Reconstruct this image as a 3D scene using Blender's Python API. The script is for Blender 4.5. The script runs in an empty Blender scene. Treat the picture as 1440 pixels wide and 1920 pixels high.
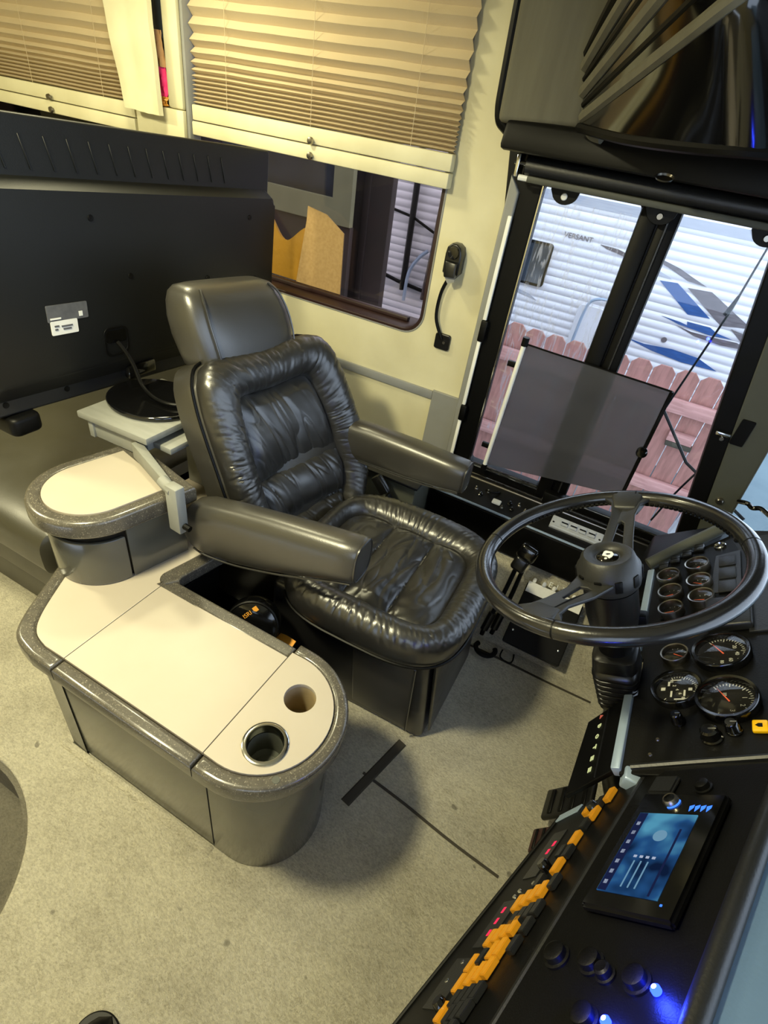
import bpy, bmesh, math, random
from mathutils import Vector, Matrix, noise
random.seed(7)
sc = bpy.context.scene
COL = sc.collection
PI = math.pi
R = math.radians

# ------------------------------------------------------------------ camera
# world: x forward in the coach, y towards the driver's side wall, z up; carpet at z = 0
yaw, pit, rol = R(22.65), R(36.83), R(-9.69)
fw = Vector((-math.sin(yaw)*math.cos(pit), math.cos(yaw)*math.cos(pit), -math.sin(pit)))
rt = Vector((math.cos(yaw), math.sin(yaw), 0))
dn = fw.cross(rt)
cr, sr = math.cos(rol), math.sin(rol)
right = cr*rt + sr*dn
down = -sr*rt + cr*dn
cam_d = bpy.data.cameras.new('camera')
cam = bpy.data.objects.new('camera', cam_d)
COL.objects.link(cam)
M = Matrix.Identity(4)
for i in range(3):
    M[i][0] = right[i]; M[i][1] = -down[i]; M[i][2] = -fw[i]
M[2][3] = 1.5
cam.matrix_world = M
cam_d.sensor_fit = 'VERTICAL'
cam_d.sensor_height = 24.0
cam_d.sensor_width = 18.0
cam_d.lens = 24.0*1000.0/1920.0
cam_d.clip_start = 0.02
sc.camera = cam

# ------------------------------------------------------------------ world, lights, exposure
w = bpy.data.worlds.new('sky'); sc.world = w; w.use_nodes = True
bg = w.node_tree.nodes['Background']
bg.inputs[0].default_value = (0.72, 0.84, 1.0, 1)
bg.inputs[1].default_value = 4.0
sc.view_settings.view_transform = 'Standard'
sc.view_settings.look = 'None'
sc.view_settings.exposure = 0.0
sc.view_settings.gamma = 1.0
sc.view_settings.use_curve_mapping = False
sc.cycles.max_bounces = 8
sc.cycles.transparent_max_bounces = 16
sc.cycles.use_denoising = True
sc.cycles.sample_clamp_indirect = 6.0

def area(name, loc, target, size, energy, color, shape='DISK'):
    d = bpy.data.lights.new(name, 'AREA'); d.shape = shape; d.size = size; d.energy = energy; d.color = color
    o = bpy.data.objects.new(name, d); COL.objects.link(o); o.location = loc
    o.rotation_euler = (Vector(target)-Vector(loc)).to_track_quat('-Z', 'Y').to_euler()
    return o
# the coach's own ceiling lamps: one over the console, one above the sofa, one further back in the saloon
area('ceiling_lamp_light', (-0.95, 0.10, 1.93), (-0.95, 0.10, 0), 0.20, 48, (1.0, 0.925, 0.58))
area('ceiling_lamp_light', (-1.45, 1.22, 1.94), (-1.45, 1.30, 0), 0.16, 11, (1.0, 0.93, 0.58))
area('ceiling_lamp_light', (-2.4, 0.40, 1.93), (-2.4, 0.40, 0), 0.20, 38, (1.0, 0.925, 0.58))

# ------------------------------------------------------------------ materials
def lin(c):
    c = c.lstrip('#')
    v = [int(c[i:i+2], 16)/255 for i in (0, 2, 4)]
    return tuple((x/12.92 if x <= 0.04045 else ((x+0.055)/1.055)**2.4) for x in v) + (1,)

def mat(name, color, rough=0.5, metal=0.0, spec=0.5, coat=0.0, bump=None, var=None, emit=None, sheen=0.0, speck=None, stretch=None):
    """bump=(scale, strength[, distance]); var=(scale, colour2, amount); speck=(scale, colour2, threshold)"""
    m = bpy.data.materials.new(name); m.use_nodes = True
    nt = m.node_tree; b = nt.nodes['Principled BSDF']
    col = lin(color)
    b.inputs['Base Color'].default_value = col
    b.inputs['Roughness'].default_value = rough
    b.inputs['Metallic'].default_value = metal
    b.inputs['Specular IOR Level'].default_value = spec
    b.inputs['Coat Weight'].default_value = coat
    b.inputs['Coat Roughness'].default_value = 0.12
    b.inputs['Sheen Weight'].default_value = sheen
    tc = nt.nodes.new('ShaderNodeTexCoord')
    src = tc.outputs['Object']
    if stretch:
        mp = nt.nodes.new('ShaderNodeMapping'); mp.inputs['Scale'].default_value = stretch
        nt.links.new(src, mp.inputs[0]); src = mp.outputs[0]
    last = None
    if var:
        n = nt.nodes.new('ShaderNodeTexNoise'); n.inputs['Scale'].default_value = var[0]; n.inputs['Detail'].default_value = 5
        nt.links.new(src, n.inputs['Vector'])
        r = nt.nodes.new('ShaderNodeMapRange'); r.inputs[1].default_value = 0.35; r.inputs[2].default_value = 0.65
        r.inputs[4].default_value = var[2]
        nt.links.new(n.outputs['Fac'], r.inputs[0])
        mx = nt.nodes.new('ShaderNodeMix'); mx.data_type = 'RGBA'
        mx.inputs[6].default_value = col; mx.inputs[7].default_value = lin(var[1])
        nt.links.new(r.outputs[0], mx.inputs[0])
        nt.links.new(mx.outputs[2], b.inputs['Base Color']); last = mx
    if speck:
        n = nt.nodes.new('ShaderNodeTexNoise'); n.inputs['Scale'].default_value = speck[0]; n.inputs['Detail'].default_value = 3
        nt.links.new(src, n.inputs['Vector'])
        r = nt.nodes.new('ShaderNodeMapRange'); r.inputs[1].default_value = speck[2]; r.inputs[2].default_value = speck[2]+0.08
        nt.links.new(n.outputs['Fac'], r.inputs[0])
        mx = nt.nodes.new('ShaderNodeMix'); mx.data_type = 'RGBA'
        if last: nt.links.new(last.outputs[2], mx.inputs[6])
        else: mx.inputs[6].default_value = col
        mx.inputs[7].default_value = lin(speck[1])
        nt.links.new(r.outputs[0], mx.inputs[0]); nt.links.new(mx.outputs[2], b.inputs['Base Color'])
    if bump:
        n = nt.nodes.new('ShaderNodeTexNoise'); n.inputs['Scale'].default_value = bump[0]; n.inputs['Detail'].default_value = 6
        nt.links.new(src, n.inputs['Vector'])
        bp = nt.nodes.new('ShaderNodeBump'); bp.inputs['Strength'].default_value = bump[1]
        bp.inputs['Distance'].default_value = bump[2] if len(bump) > 2 else 0.004
        nt.links.new(n.outputs['Fac'], bp.inputs['Height']); nt.links.new(bp.outputs[0], b.inputs['Normal'])
    if emit:
        b.inputs['Emission Color'].default_value = lin(emit[0]); b.inputs['Emission Strength'].default_value = emit[1]
    return m

def leather(name, color, rough, crease=0.35, cscale=9.0, stretch=(1, 1, 1)):
    """leather: fine grain plus ridged creases"""
    m = bpy.data.materials.new(name); m.use_nodes = True
    nt = m.node_tree; b = nt.nodes['Principled BSDF']
    b.inputs['Base Color'].default_value = lin(color); b.inputs['Roughness'].default_value = rough
    b.inputs['Specular IOR Level'].default_value = 0.75; b.inputs['Coat Weight'].default_value = .35; b.inputs['Coat Roughness'].default_value = .30
    tc = nt.nodes.new('ShaderNodeTexCoord'); mp = nt.nodes.new('ShaderNodeMapping'); mp.inputs['Scale'].default_value = stretch
    nt.links.new(tc.outputs['Object'], mp.inputs[0])
    n1 = nt.nodes.new('ShaderNodeTexNoise'); n1.noise_type = 'RIDGED_MULTIFRACTAL'; n1.inputs['Scale'].default_value = cscale; n1.inputs['Detail'].default_value = 3
    n1.inputs['Distortion'].default_value = 0.6
    n2 = nt.nodes.new('ShaderNodeTexVoronoi'); n2.inputs['Scale'].default_value = 420
    nt.links.new(mp.outputs[0], n1.inputs['Vector']); nt.links.new(tc.outputs['Object'], n2.inputs['Vector'])
    b1 = nt.nodes.new('ShaderNodeBump'); b1.inputs['Strength'].default_value = crease; b1.inputs['Distance'].default_value = 0.006; b1.invert = True
    b2 = nt.nodes.new('ShaderNodeBump'); b2.inputs['Strength'].default_value = 0.12; b2.inputs['Distance'].default_value = 0.001
    nt.links.new(n1.outputs['Fac'], b1.inputs['Height']); nt.links.new(n2.outputs['Distance'], b2.inputs['Height'])
    nt.links.new(b1.outputs[0], b2.inputs['Normal']); nt.links.new(b2.outputs[0], b.inputs['Normal'])
    r = nt.nodes.new('ShaderNodeMapRange'); r.inputs[3].default_value = rough*0.85; r.inputs[4].default_value = rough*1.25
    n3 = nt.nodes.new('ShaderNodeTexNoise'); n3.inputs['Scale'].default_value = 14
    nt.links.new(tc.outputs['Object'], n3.inputs['Vector']); nt.links.new(n3.outputs['Fac'], r.inputs[0]); nt.links.new(r.outputs[0], b.inputs['Roughness'])
    return m

def glass(name, tint, gloss=0.10):
    m = bpy.data.materials.new(name); m.use_nodes = True
    nt = m.node_tree; nt.nodes.clear()
    out = nt.nodes.new('ShaderNodeOutputMaterial'); t = nt.nodes.new('ShaderNodeBsdfTransparent'); t.inputs[0].default_value = tint
    g = nt.nodes.new('ShaderNodeBsdfGlossy'); g.inputs['Roughness'].default_value = 0.02
    f = nt.nodes.new('ShaderNodeFresnel'); f.inputs[0].default_value = 1.45
    mx = nt.nodes.new('ShaderNodeMixShader'); nt.links.new(f.outputs[0], mx.inputs[0]); nt.links.new(t.outputs[0], mx.inputs[1]); nt.links.new(g.outputs[0], mx.inputs[2])
    nt.links.new(mx.outputs[0], out.inputs[0])
    return m

def mesh_screen(name, color, alpha):
    """woven see-through cloth: diffuse threads, open holes between them"""
    m = bpy.data.materials.new(name); m.use_nodes = True
    nt = m.node_tree; nt.nodes.clear()
    out = nt.nodes.new('ShaderNodeOutputMaterial'); t = nt.nodes.new('ShaderNodeBsdfTransparent')
    d = nt.nodes.new('ShaderNodeBsdfPrincipled'); d.inputs['Base Color'].default_value = lin(color); d.inputs['Roughness'].default_value = 0.45
    n = nt.nodes.new('ShaderNodeTexNoise'); n.inputs['Scale'].default_value = 6; tc = nt.nodes.new('ShaderNodeTexCoord')
    nt.links.new(tc.outputs['Object'], n.inputs['Vector'])
    bp = nt.nodes.new('ShaderNodeBump'); bp.inputs['Strength'].default_value = 0.5; bp.inputs['Distance'].default_value = 0.02
    nt.links.new(n.outputs['Fac'], bp.inputs['Height']); nt.links.new(bp.outputs[0], d.inputs['Normal'])
    tl = nt.nodes.new('ShaderNodeBsdfTranslucent'); tl.inputs[0].default_value = lin('66666e'); m0 = nt.nodes.new('ShaderNodeMixShader'); m0.inputs[0].default_value = .5
    nt.links.new(d.outputs[0], m0.inputs[1]); nt.links.new(tl.outputs[0], m0.inputs[2])
    mx = nt.nodes.new('ShaderNodeMixShader'); mx.inputs[0].default_value = alpha
    nt.links.new(t.outputs[0], mx.inputs[1]); nt.links.new(m0.outputs[0], mx.inputs[2]); nt.links.new(mx.outputs[0], out.inputs[0])
    return m

def carpet_mat(name, c1, c2):
    m = bpy.data.materials.new(name); m.use_nodes = True
    nt = m.node_tree; b = nt.nodes['Principled BSDF']; b.inputs['Roughness'].default_value = 0.95; b.inputs['Specular IOR Level'].default_value = 0.1
    b.inputs['Sheen Weight'].default_value = 0.15
    tc = nt.nodes.new('ShaderNodeTexCoord'); mp = nt.nodes.new('ShaderNodeMapping')
    mp.inputs['Rotation'].default_value = (0, 0, 0.5); mp.inputs['Scale'].default_value = (1, 1.7, 1)
    nt.links.new(tc.outputs['Object'], mp.inputs[0])
    nA = nt.nodes.new('ShaderNodeTexNoise'); nA.inputs['Scale'].default_value = 150; nA.inputs['Detail'].default_value = 7; nA.inputs['Roughness'].default_value = 0.7
    nB = nt.nodes.new('ShaderNodeTexNoise'); nB.inputs['Scale'].default_value = 5; nB.inputs['Detail'].default_value = 6
    nt.links.new(mp.outputs[0], nA.inputs['Vector']); nt.links.new(tc.outputs['Object'], nB.inputs['Vector'])
    mx = nt.nodes.new('ShaderNodeMix'); mx.data_type = 'RGBA'; mx.inputs[6].default_value = lin(c1); mx.inputs[7].default_value = lin(c2)
    ad = nt.nodes.new('ShaderNodeMath'); ad.operation = 'ADD'
    r1 = nt.nodes.new('ShaderNodeMapRange'); r1.inputs[1].default_value = .40; r1.inputs[2].default_value = .68; r1.inputs[4].default_value = .72
    r2 = nt.nodes.new('ShaderNodeMapRange'); r2.inputs[1].default_value = .45; r2.inputs[2].default_value = .75; r2.inputs[4].default_value = .38
    nt.links.new(nA.outputs['Fac'], r1.inputs[0]); nt.links.new(nB.outputs['Fac'], r2.inputs[0])
    nD = nt.nodes.new('ShaderNodeTexNoise'); nD.inputs['Scale'].default_value = 42; nD.inputs['Detail'].default_value = 3
    nt.links.new(mp.outputs[0], nD.inputs['Vector'])
    r4 = nt.nodes.new('ShaderNodeMapRange'); r4.inputs[1].default_value = .42; r4.inputs[2].default_value = .68; r4.inputs[4].default_value = .16
    nt.links.new(nD.outputs['Fac'], r4.inputs[0])
    ad2 = nt.nodes.new('ShaderNodeMath'); ad2.operation = 'ADD'; ad2.use_clamp = True
    nt.links.new(r1.outputs[0], ad.inputs[0]); nt.links.new(r2.outputs[0], ad.inputs[1])
    nt.links.new(ad.outputs[0], ad2.inputs[0]); nt.links.new(r4.outputs[0], ad2.inputs[1]); nt.links.new(ad2.outputs[0], mx.inputs[0])
    # little spots of dirt
    nC = nt.nodes.new('ShaderNodeTexNoise'); nC.inputs['Scale'].default_value = 26; nC.inputs['Detail'].default_value = 1
    nt.links.new(tc.outputs['Object'], nC.inputs['Vector'])
    r3 = nt.nodes.new('ShaderNodeMapRange'); r3.inputs[1].default_value = .76; r3.inputs[2].default_value = .80; r3.inputs[4].default_value = .6
    nt.links.new(nC.outputs['Fac'], r3.inputs[0])
    mx2 = nt.nodes.new('ShaderNodeMix'); mx2.data_type = 'RGBA'; mx2.inputs[7].default_value = lin('4a4434')
    nt.links.new(mx.outputs[2], mx2.inputs[6]); nt.links.new(r3.outputs[0], mx2.inputs[0]); nt.links.new(mx2.outputs[2], b.inputs['Base Color'])
    bp = nt.nodes.new('ShaderNodeBump'); bp.inputs['Strength'].default_value = 1.0; bp.inputs['Distance'].default_value = 0.012
    nt.links.new(nA.outputs['Fac'], bp.inputs['Height']); nt.links.new(bp.outputs[0], b.inputs['Normal'])
    return m

def emit_mat(name, color, s):
    m = bpy.data.materials.new(name); m.use_nodes = True
    nt = m.node_tree; nt.nodes.clear(); out = nt.nodes.new('ShaderNodeOutputMaterial'); e = nt.nodes.new('ShaderNodeEmission')
    e.inputs[0].default_value = lin(color); e.inputs[1].default_value = s; nt.links.new(e.outputs[0], out.inputs[0]); return m

MT = dict(
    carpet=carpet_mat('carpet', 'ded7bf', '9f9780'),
    carpet_shaded=carpet_mat('carpet_shaded', '7d7766', '575143'),  # same carpet with the step well's shade put into the colour
    seam=mat('carpet_seam', '3a352b', .95),
    cream=mat('cream_wall', 'd2cba8', .6, bump=(60, .12), var=(5, 'bdb592', .6)),
    cream2=mat('cream_trim', 'd6d0ae', .5, var=(7, 'bcb48e', .5)),
    greytrim=mat('grey_trim', '8a8a86', .45, var=(6, '7a7a74', .6)),
    pleat=mat('pleated_fabric', 'c6b594', .9, bump=(300, .1), var=(3, 'b5a383', .5)),
    black=mat('black_plastic', '060606', .45, spec=.16, bump=(500, .06)),
    blackgloss=mat('black_gloss', '070707', .10, coat=.5, var=(4, '0c0c0d', .5)),
    blacksatin=mat('black_satin', '101010', .28, bump=(250, .04)),
    tvback=mat('tv_back_plastic', '0f100f', .50, spec=.35, bump=(400, .08)),
    dash=mat('dash_plastic', '070707', .40, spec=.25, bump=(420, .12)),
    dashpad=mat('dash_pad', '17181a', .42, bump=(260, .12)),
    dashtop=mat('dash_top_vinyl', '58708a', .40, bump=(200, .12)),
    leather=leather('black_leather', '232220', .33, .25, 14),
    leather_plain=leather('plain_leather', '302e29', .34, .10, 6),
    leather_crease=leather('creased_leather', '161617', .36, .3, 12),
    sofa=leather('sofa_leather', '2c2a20', .40, .12, 6),
    cons=mat('console_gloss_grey', '4a4a43', .24, coat=.5, bump=(3, .03, .01), var=(5, '42423c', .5)),
    rim=mat('granite_rim', '4e4a42', .27, coat=.35, speck=(330, '7d776a', .60), var=(60, '403d37', .7)),
    lam=mat('laminate_top', 'a79e90', .40, var=(4, '9e9484', .5)),
    laminner=mat('cup_cardboard', '9a8867', .8, var=(30, '86754f', .6)),
    chrome=mat('chrome', 'd0d0cc', .15, metal=1.0, bump=(40, .03)),
    chromedark=mat('worn_chrome', '9a958a', .28, metal=1.0, bump=(60, .1)),
    steel=mat('grey_steel', '8fa0b4', .38, metal=.3),
    wheel=mat('wheel_rubber', '161617', .24, coat=.5, bump=(300, .06)),
    wheelhub=mat('wheel_hub', '232322', .45, bump=(300, .08)),
    white=mat('white_plastic', 'e8e8e2', .4, var=(9, 'dcdcd4', .5)),
    label=mat('paper_label', 'dddcd4', .6, var=(50, 'c8c7bf', .4)),
    labelgrey=mat('label_print', '4c4c4e', .6, var=(60, '5e5e60', .6)),
    needle=mat('needle_red', 'd8603c', .5, emit=('d8603c', .45)),  # slight glow added; the needles only reflect light
    dial=mat('dial_black', '101010', .5, var=(40, '181818', .5)),
    mark=mat('dial_marks', 'd8d8d0', .5),
    amber=mat('amber_switch', 'c88a1c', .35, bump=(120, .15), var=(20, 'a8701a', .6)),
    yellow=mat('yellow_button', 'e8b400', .4),
    switchdark=mat('switch_grey', '1c1d1f', .32, bump=(200, .1)),
    greywood=mat('grey_painted_wood', '82837d', .5, bump=(60, .1), var=(12, '71726c', .5), stretch=(1, 6, 1)),
    cardboard=mat('cardboard', 'a98a5a', .85, bump=(120, .15), var=(90, '957748', .6)),
    envelope=mat('yellow_envelope', 'a87a1c', .6, bump=(9, .5, .02), var=(7, '8a6418', .6)),
    maroon=mat('maroon_sill', '2c1715', .45, var=(20, '211110', .5)),
    pink=mat('pink_reflection', 'd8286a', .8, bump=(60, .2)),
    skin=mat('skin_reflection', 'a07a50', .8, bump=(60, .2)),
    siding=mat('white_siding', 'd2d0d4', .42, var=(2, 'cac8ce', .4)),
    decal_blue=mat('decal_blue', '2c5590', .4, var=(30, '1f4276', .8), stretch=(.3, 1, 4)),
    decal_grey=mat('decal_grey', '6c6468', .4, var=(30, '453d40', .8), stretch=(.3, 1, 4)),
    decal_lt=mat('decal_light', 'a4a6ae', .4, var=(20, '90929c', .6), stretch=(.3, 1, 4)),
    rvglass=mat('rv_dark_window', '2a3038', .12, var=(6, '3a424c', .6)),
    fence=mat('fence_wood', '9c6c64', .8, bump=(40, .3), var=(9, '80574f', .9), stretch=(6, 6, .7)),
    fencerail=mat('fence_rail_wood', 'b48680', .8, bump=(40, .3), var=(9, '9a6e68', .9), stretch=(.7, 6, 6)),
    ground=mat('driveway', '5f7076', .9, bump=(40, .3), var=(3, '54656c', .8)),
    shed=mat('dark_shed', '1c1715', .7, bump=(20, .2), var=(6, '241a1a', .8)),
    olive=mat('olive_frame', '74765a', .7, var=(8, '66684e', .6)),
    greyplastic=mat('grey_plastic', '70736c', .45, bump=(200, .08), var=(3, '64675f', .5)),
    olivepanel=mat('overhead_cloth', '5e5b4c', .75, bump=(300, .2), var=(5, '504d40', .6), stretch=(8, 8, 1)),
    pillar=mat('pillar_grey', '45473f', .55, bump=(200, .1), var=(4, '3a3c35', .5)),
    ceiling=mat('ceiling_vinyl', 'cfc8ac', .7, bump=(90, .1)),
    woodwall=mat('rear_wall_panel', 'b9b08e', .6, bump=(40, .1), var=(4, 'a59c7c', .5)),
    orange=mat('orange_tag', 'd8952e', .5, var=(20, 'c58424', .5)),
    silver=mat('silver_plate', 'c4c8d0', .35, metal=.3, var=(30, 'b2b6c0', .4)),
    glass=glass('window_glass', (.93, .95, .97, 1)),
    tint=glass('tinted_glass', (.80, .72, .70, 1)),
    lens=glass('gauge_glass', (.95, .95, .95, 1)),
    shade=mesh_screen('sunshade_mesh', '5c5d66', .75),
    blueled=emit_mat('blue_led', '1020ff', 26),
    whiteled=emit_mat('led_core', 'dfe6ff', 6),
    bluetext=emit_mat('blue_backlight', '3f7dff', 1.6),
    redled=emit_mat('red_lamp', 'ff3050', 1.4),
    greenlit=emit_mat('lit_symbol', 'd6dc9a', .9),
    redlit=emit_mat('lit_symbol_red', 'c0604a', .9),
)

def screen_mat():
    m = bpy.data.materials.new('stereo_screen'); m.use_nodes = True
    nt = m.node_tree; nt.nodes.clear(); out = nt.nodes.new('ShaderNodeOutputMaterial'); e = nt.nodes.new('ShaderNodeEmission')
    tc = nt.nodes.new('ShaderNodeTexCoord')
    n = nt.nodes.new('ShaderNodeTexNoise'); n.inputs['Scale'].default_value = 16; n.inputs['Detail'].default_value = 2
    nt.links.new(tc.outputs['Object'], n.inputs['Vector'])
    cr_ = nt.nodes.new('ShaderNodeValToRGB')
    cr_.color_ramp.elements[0].position = .36; cr_.color_ramp.elements[0].color = lin('10203f')
    cr_.color_ramp.elements[1].position = .66; cr_.color_ramp.elements[1].color = lin('5aa6c8')
    x = cr_.color_ramp.elements.new(.5); x.color = lin('27578e')
    nt.links.new(n.outputs['Fac'], cr_.inputs[0]); nt.links.new(cr_.outputs[0], e.inputs[0]); e.inputs[1].default_value = .75
    nt.links.new(e.outputs[0], out.inputs[0]); return m
MT['screen'] = screen_mat()

def streak_mat():
    """rain water running down the outside of a pane: clear with pale wavy ridges"""
    m = bpy.data.materials.new('water_streaks'); m.use_nodes = True
    nt = m.node_tree; nt.nodes.clear(); out = nt.nodes.new('ShaderNodeOutputMaterial')
    t = nt.nodes.new('ShaderNodeBsdfTransparent'); g = nt.nodes.new('ShaderNodeBsdfGlossy'); g.inputs['Roughness'].default_value = .25
    d = nt.nodes.new('ShaderNodeBsdfTranslucent'); d.inputs[0].default_value = (.75, .8, .95, 1)
    tc = nt.nodes.new('ShaderNodeTexCoord'); mp = nt.nodes.new('ShaderNodeMapping'); mp.inputs['Scale'].default_value = (75, 1, 11)
    n = nt.nodes.new('ShaderNodeTexNoise'); n.inputs['Scale'].default_value = 1; n.inputs['Detail'].default_value = 4; n.inputs['Distortion'].default_value = 1.6
    nt.links.new(tc.outputs['Object'], mp.inputs[0]); nt.links.new(mp.outputs[0], n.inputs['Vector'])
    r = nt.nodes.new('ShaderNodeMapRange'); r.inputs[1].default_value = .50; r.inputs[2].default_value = .64; r.inputs[4].default_value = .5
    nt.links.new(n.outputs['Fac'], r.inputs[0])
    mx = nt.nodes.new('ShaderNodeMixShader'); mx.inputs[0].default_value = .5; nt.links.new(d.outputs[0], mx.inputs[1]); nt.links.new(g.outputs[0], mx.inputs[2])
    m2 = nt.nodes.new('ShaderNodeMixShader'); nt.links.new(r.outputs[0], m2.inputs[0]); nt.links.new(t.outputs[0], m2.inputs[1]); nt.links.new(mx.outputs[0], m2.inputs[2])
    nt.links.new(m2.outputs[0], out.inputs[0]); return m
MT['streak'] = streak_mat()

# ------------------------------------------------------------------ helpers
WORLD = {}
def reg(o, mw): WORLD[o.name] = mw

def thing(name, label, cat, loc=(0, 0, 0), rotz=0.0, group=None, kind=None):
    o = bpy.data.objects.new(name, None); COL.objects.link(o)
    o.location = loc; o.rotation_euler = (0, 0, rotz); o.empty_display_size = .05
    if label: o['label'] = label
    if cat: o['category'] = cat
    if group: o['group'] = group
    if kind: o['kind'] = kind
    reg(o, Matrix.Translation(Vector(loc)) @ Matrix.Rotation(rotz, 4, 'Z'))
    return o

def obj(name, me, m, parent=None, label=None, cat=None, group=None, kind=None, smooth=True, angle=40):
    """links a world-space mesh as one object whose origin is at its own base"""
    me.update()
    vs = [v.co for v in me.vertices]
    lo = Vector((min(v.x for v in vs), min(v.y for v in vs), min(v.z for v in vs)))
    hi = Vector((max(v.x for v in vs), max(v.y for v in vs), max(v.z for v in vs)))
    c = Vector(((lo.x+hi.x)/2, (lo.y+hi.y)/2, lo.z))
    me.transform(Matrix.Translation(-c))
    if m is not None:
        me.materials.clear(); me.materials.append(MT[m] if isinstance(m, str) else m)
    if smooth:
        me.polygons.foreach_set('use_smooth', [True]*len(me.polygons))
        try: me.set_sharp_from_angle(angle=R(angle))
        except Exception: pass
    o = bpy.data.objects.new(name, me); COL.objects.link(o)
    mw = Matrix.Translation(c)
    if parent is not None:
        o.parent = parent; o.matrix_basis = WORLD[parent.name].inverted() @ mw
    else:
        o.location = c
    reg(o, mw)
    if label: o['label'] = label
    if cat: o['category'] = cat
    if group: o['group'] = group
    if kind: o['kind'] = kind
    return o

def frm(bm, M=None):
    me = bpy.data.meshes.new('m')
    bmesh.ops.recalc_face_normals(bm, faces=bm.faces[:])
    bm.to_mesh(me); bm.free()
    if M is not None: me.transform(M)
    return me

def box(lo, hi, bev=0.0, seg=2, M=None):
    bm = bmesh.new()
    bmesh.ops.create_cube(bm, size=1)
    for v in bm.verts:
        v.co = Vector([(lo[i]+hi[i])/2 + v.co[i]*(hi[i]-lo[i]) for i in range(3)])
    if bev > 0:
        bmesh.ops.bevel(bm, geom=bm.edges[:], offset=bev, segments=seg, profile=.5, affect='EDGES')
    return frm(bm, M)

def hexa(pts, bev=0.0, seg=2):
    """8 corners: bottom quad then top quad"""
    bm = bmesh.new(); v = [bm.verts.new(p) for p in pts]
    for f in ((3, 2, 1, 0), (4, 5, 6, 7), (0, 1, 5, 4), (1, 2, 6, 5), (2, 3, 7, 6), (3, 0, 4, 7)): bm.faces.new([v[i] for i in f])
    if bev > 0: bmesh.ops.bevel(bm, geom=bm.edges[:], offset=bev, segments=seg, profile=.5, affect='EDGES')
    return frm(bm)

def join(*mes):
    bm = bmesh.new()
    for me in mes: bm.from_mesh(me)
    me = bpy.data.meshes.new('m'); bm.to_mesh(me); bm.free(); return me

def catmull(pts, n=8, closed=False):
    P = [Vector(p) for p in pts]; out = []; N = len(P)
    rng = N if closed else N-1
    for i in range(rng):
        if closed: a, b, c, d = P[(i-1) % N], P[i], P[(i+1) % N], P[(i+2) % N]
        else: a, b, c, d = P[max(i-1, 0)], P[i], P[i+1], P[min(i+2, N-1)]
        for k in range(n):
            t = k/n
            out.append(.5*((2*b)+(-a+c)*t+(2*a-5*b+4*c-d)*t*t+(-a+3*b-3*c+d)*t**3))
    if not closed: out.append(P[-1])
    return out

def tube(pts, r, seg=10, closed=False, cap=True, flat=None):
    """sweep a round (or flattened) section along points; r number or list"""
    P = [Vector(p) for p in pts]; N = len(P)
    rs = r if isinstance(r, (list, tuple)) else [r]*N
    bm = bmesh.new(); rings = []
    prev = None
    for i, p in enumerate(P):
        if closed: t = P[(i+1) % N]-P[i-1]
        else: t = P[min(i+1, N-1)]-P[max(i-1, 0)]
        t.normalize()
        if prev is None:
            a = Vector((0, 0, 1)) if abs(t.z) < .9 else Vector((1, 0, 0))
            nrm = (a-t*a.dot(t)).normalized()
        else:
            nrm = (prev-t*prev.dot(t)).normalized()
        prev = nrm; b = t.cross(nrm)
        ring = []
        for k in range(seg):
            an = 2*PI*k/seg
            ring.append(bm.verts.new(p+nrm*math.cos(an)*rs[i]*(flat or 1)+b*math.sin(an)*rs[i]))
        rings.append(ring)
    for i in range(N if closed else N-1):
        A, B = rings[i], rings[(i+1) % N]
        for k in range(seg): bm.faces.new((A[k], A[(k+1) % seg], B[(k+1) % seg], B[k]))
    if not closed and cap: bm.faces.new(rings[0][::-1]); bm.faces.new(rings[-1])
    return frm(bm)

def lathe(prof, seg=40, M=None):
    """prof: (radius, height) pairs, open or ending on the axis"""
    bm = bmesh.new(); rings = []
    for (r, h) in prof:
        if r < 1e-6: rings.append([bm.verts.new((0, 0, h))])
        else: rings.append([bm.verts.new((r*math.cos(2*PI*k/seg), r*math.sin(2*PI*k/seg), h)) for k in range(seg)])
    for A, B in zip(rings[:-1], rings[1:]):
        for k in range(seg):
            a, b = A[k % len(A)], A[(k+1) % len(A)]; c, d = B[(k+1) % len(B)], B[k % len(B)]
            vs = []
            for v in (a, b, c, d):
                if v not in vs: vs.append(v)
            if len(vs) >= 3:
                try: bm.faces.new(vs)
                except ValueError: pass
    return frm(bm, M)

def plate(loops, thick, M=None, bev=0.0, bres=2):
    """flat plate with holes: loops of 2-D points (first outer); thickness from 0 to thick along local z"""
    cu = bpy.data.curves.new('c', 'CURVE'); cu.dimensions = '2D'; cu.fill_mode = 'BOTH'
    for lp in loops:
        s = cu.splines.new('POLY'); s.points.add(len(lp)-1)
        for q, p in zip(s.points, lp): q.co = (p[0], p[1], 0, 1)
        s.use_cyclic_u = True
    cu.extrude = max(thick/2-bev, 1e-5); cu.bevel_depth = bev; cu.bevel_resolution = bres
    if bev: cu.offset = -bev
    t = bpy.data.objects.new('t', cu)
    me = bpy.data.meshes.new_from_object(t)
    bpy.data.objects.remove(t); bpy.data.curves.remove(cu)
    me.transform(Matrix.Translation((0, 0, thick/2)))
    if M is not None: me.transform(M)
    return me

def text(s, size, M, thick=.0006, align='CENTER'):
    cu = bpy.data.curves.new('f', 'FONT'); cu.body = s; cu.size = size; cu.extrude = thick; cu.align_x = align; cu.align_y = 'CENTER'; cu.resolution_u = 3
    t = bpy.data.objects.new('t', cu); me = bpy.data.meshes.new_from_object(t)
    bpy.data.objects.remove(t); bpy.data.curves.remove(cu)
    me.transform(M); return me

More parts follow.
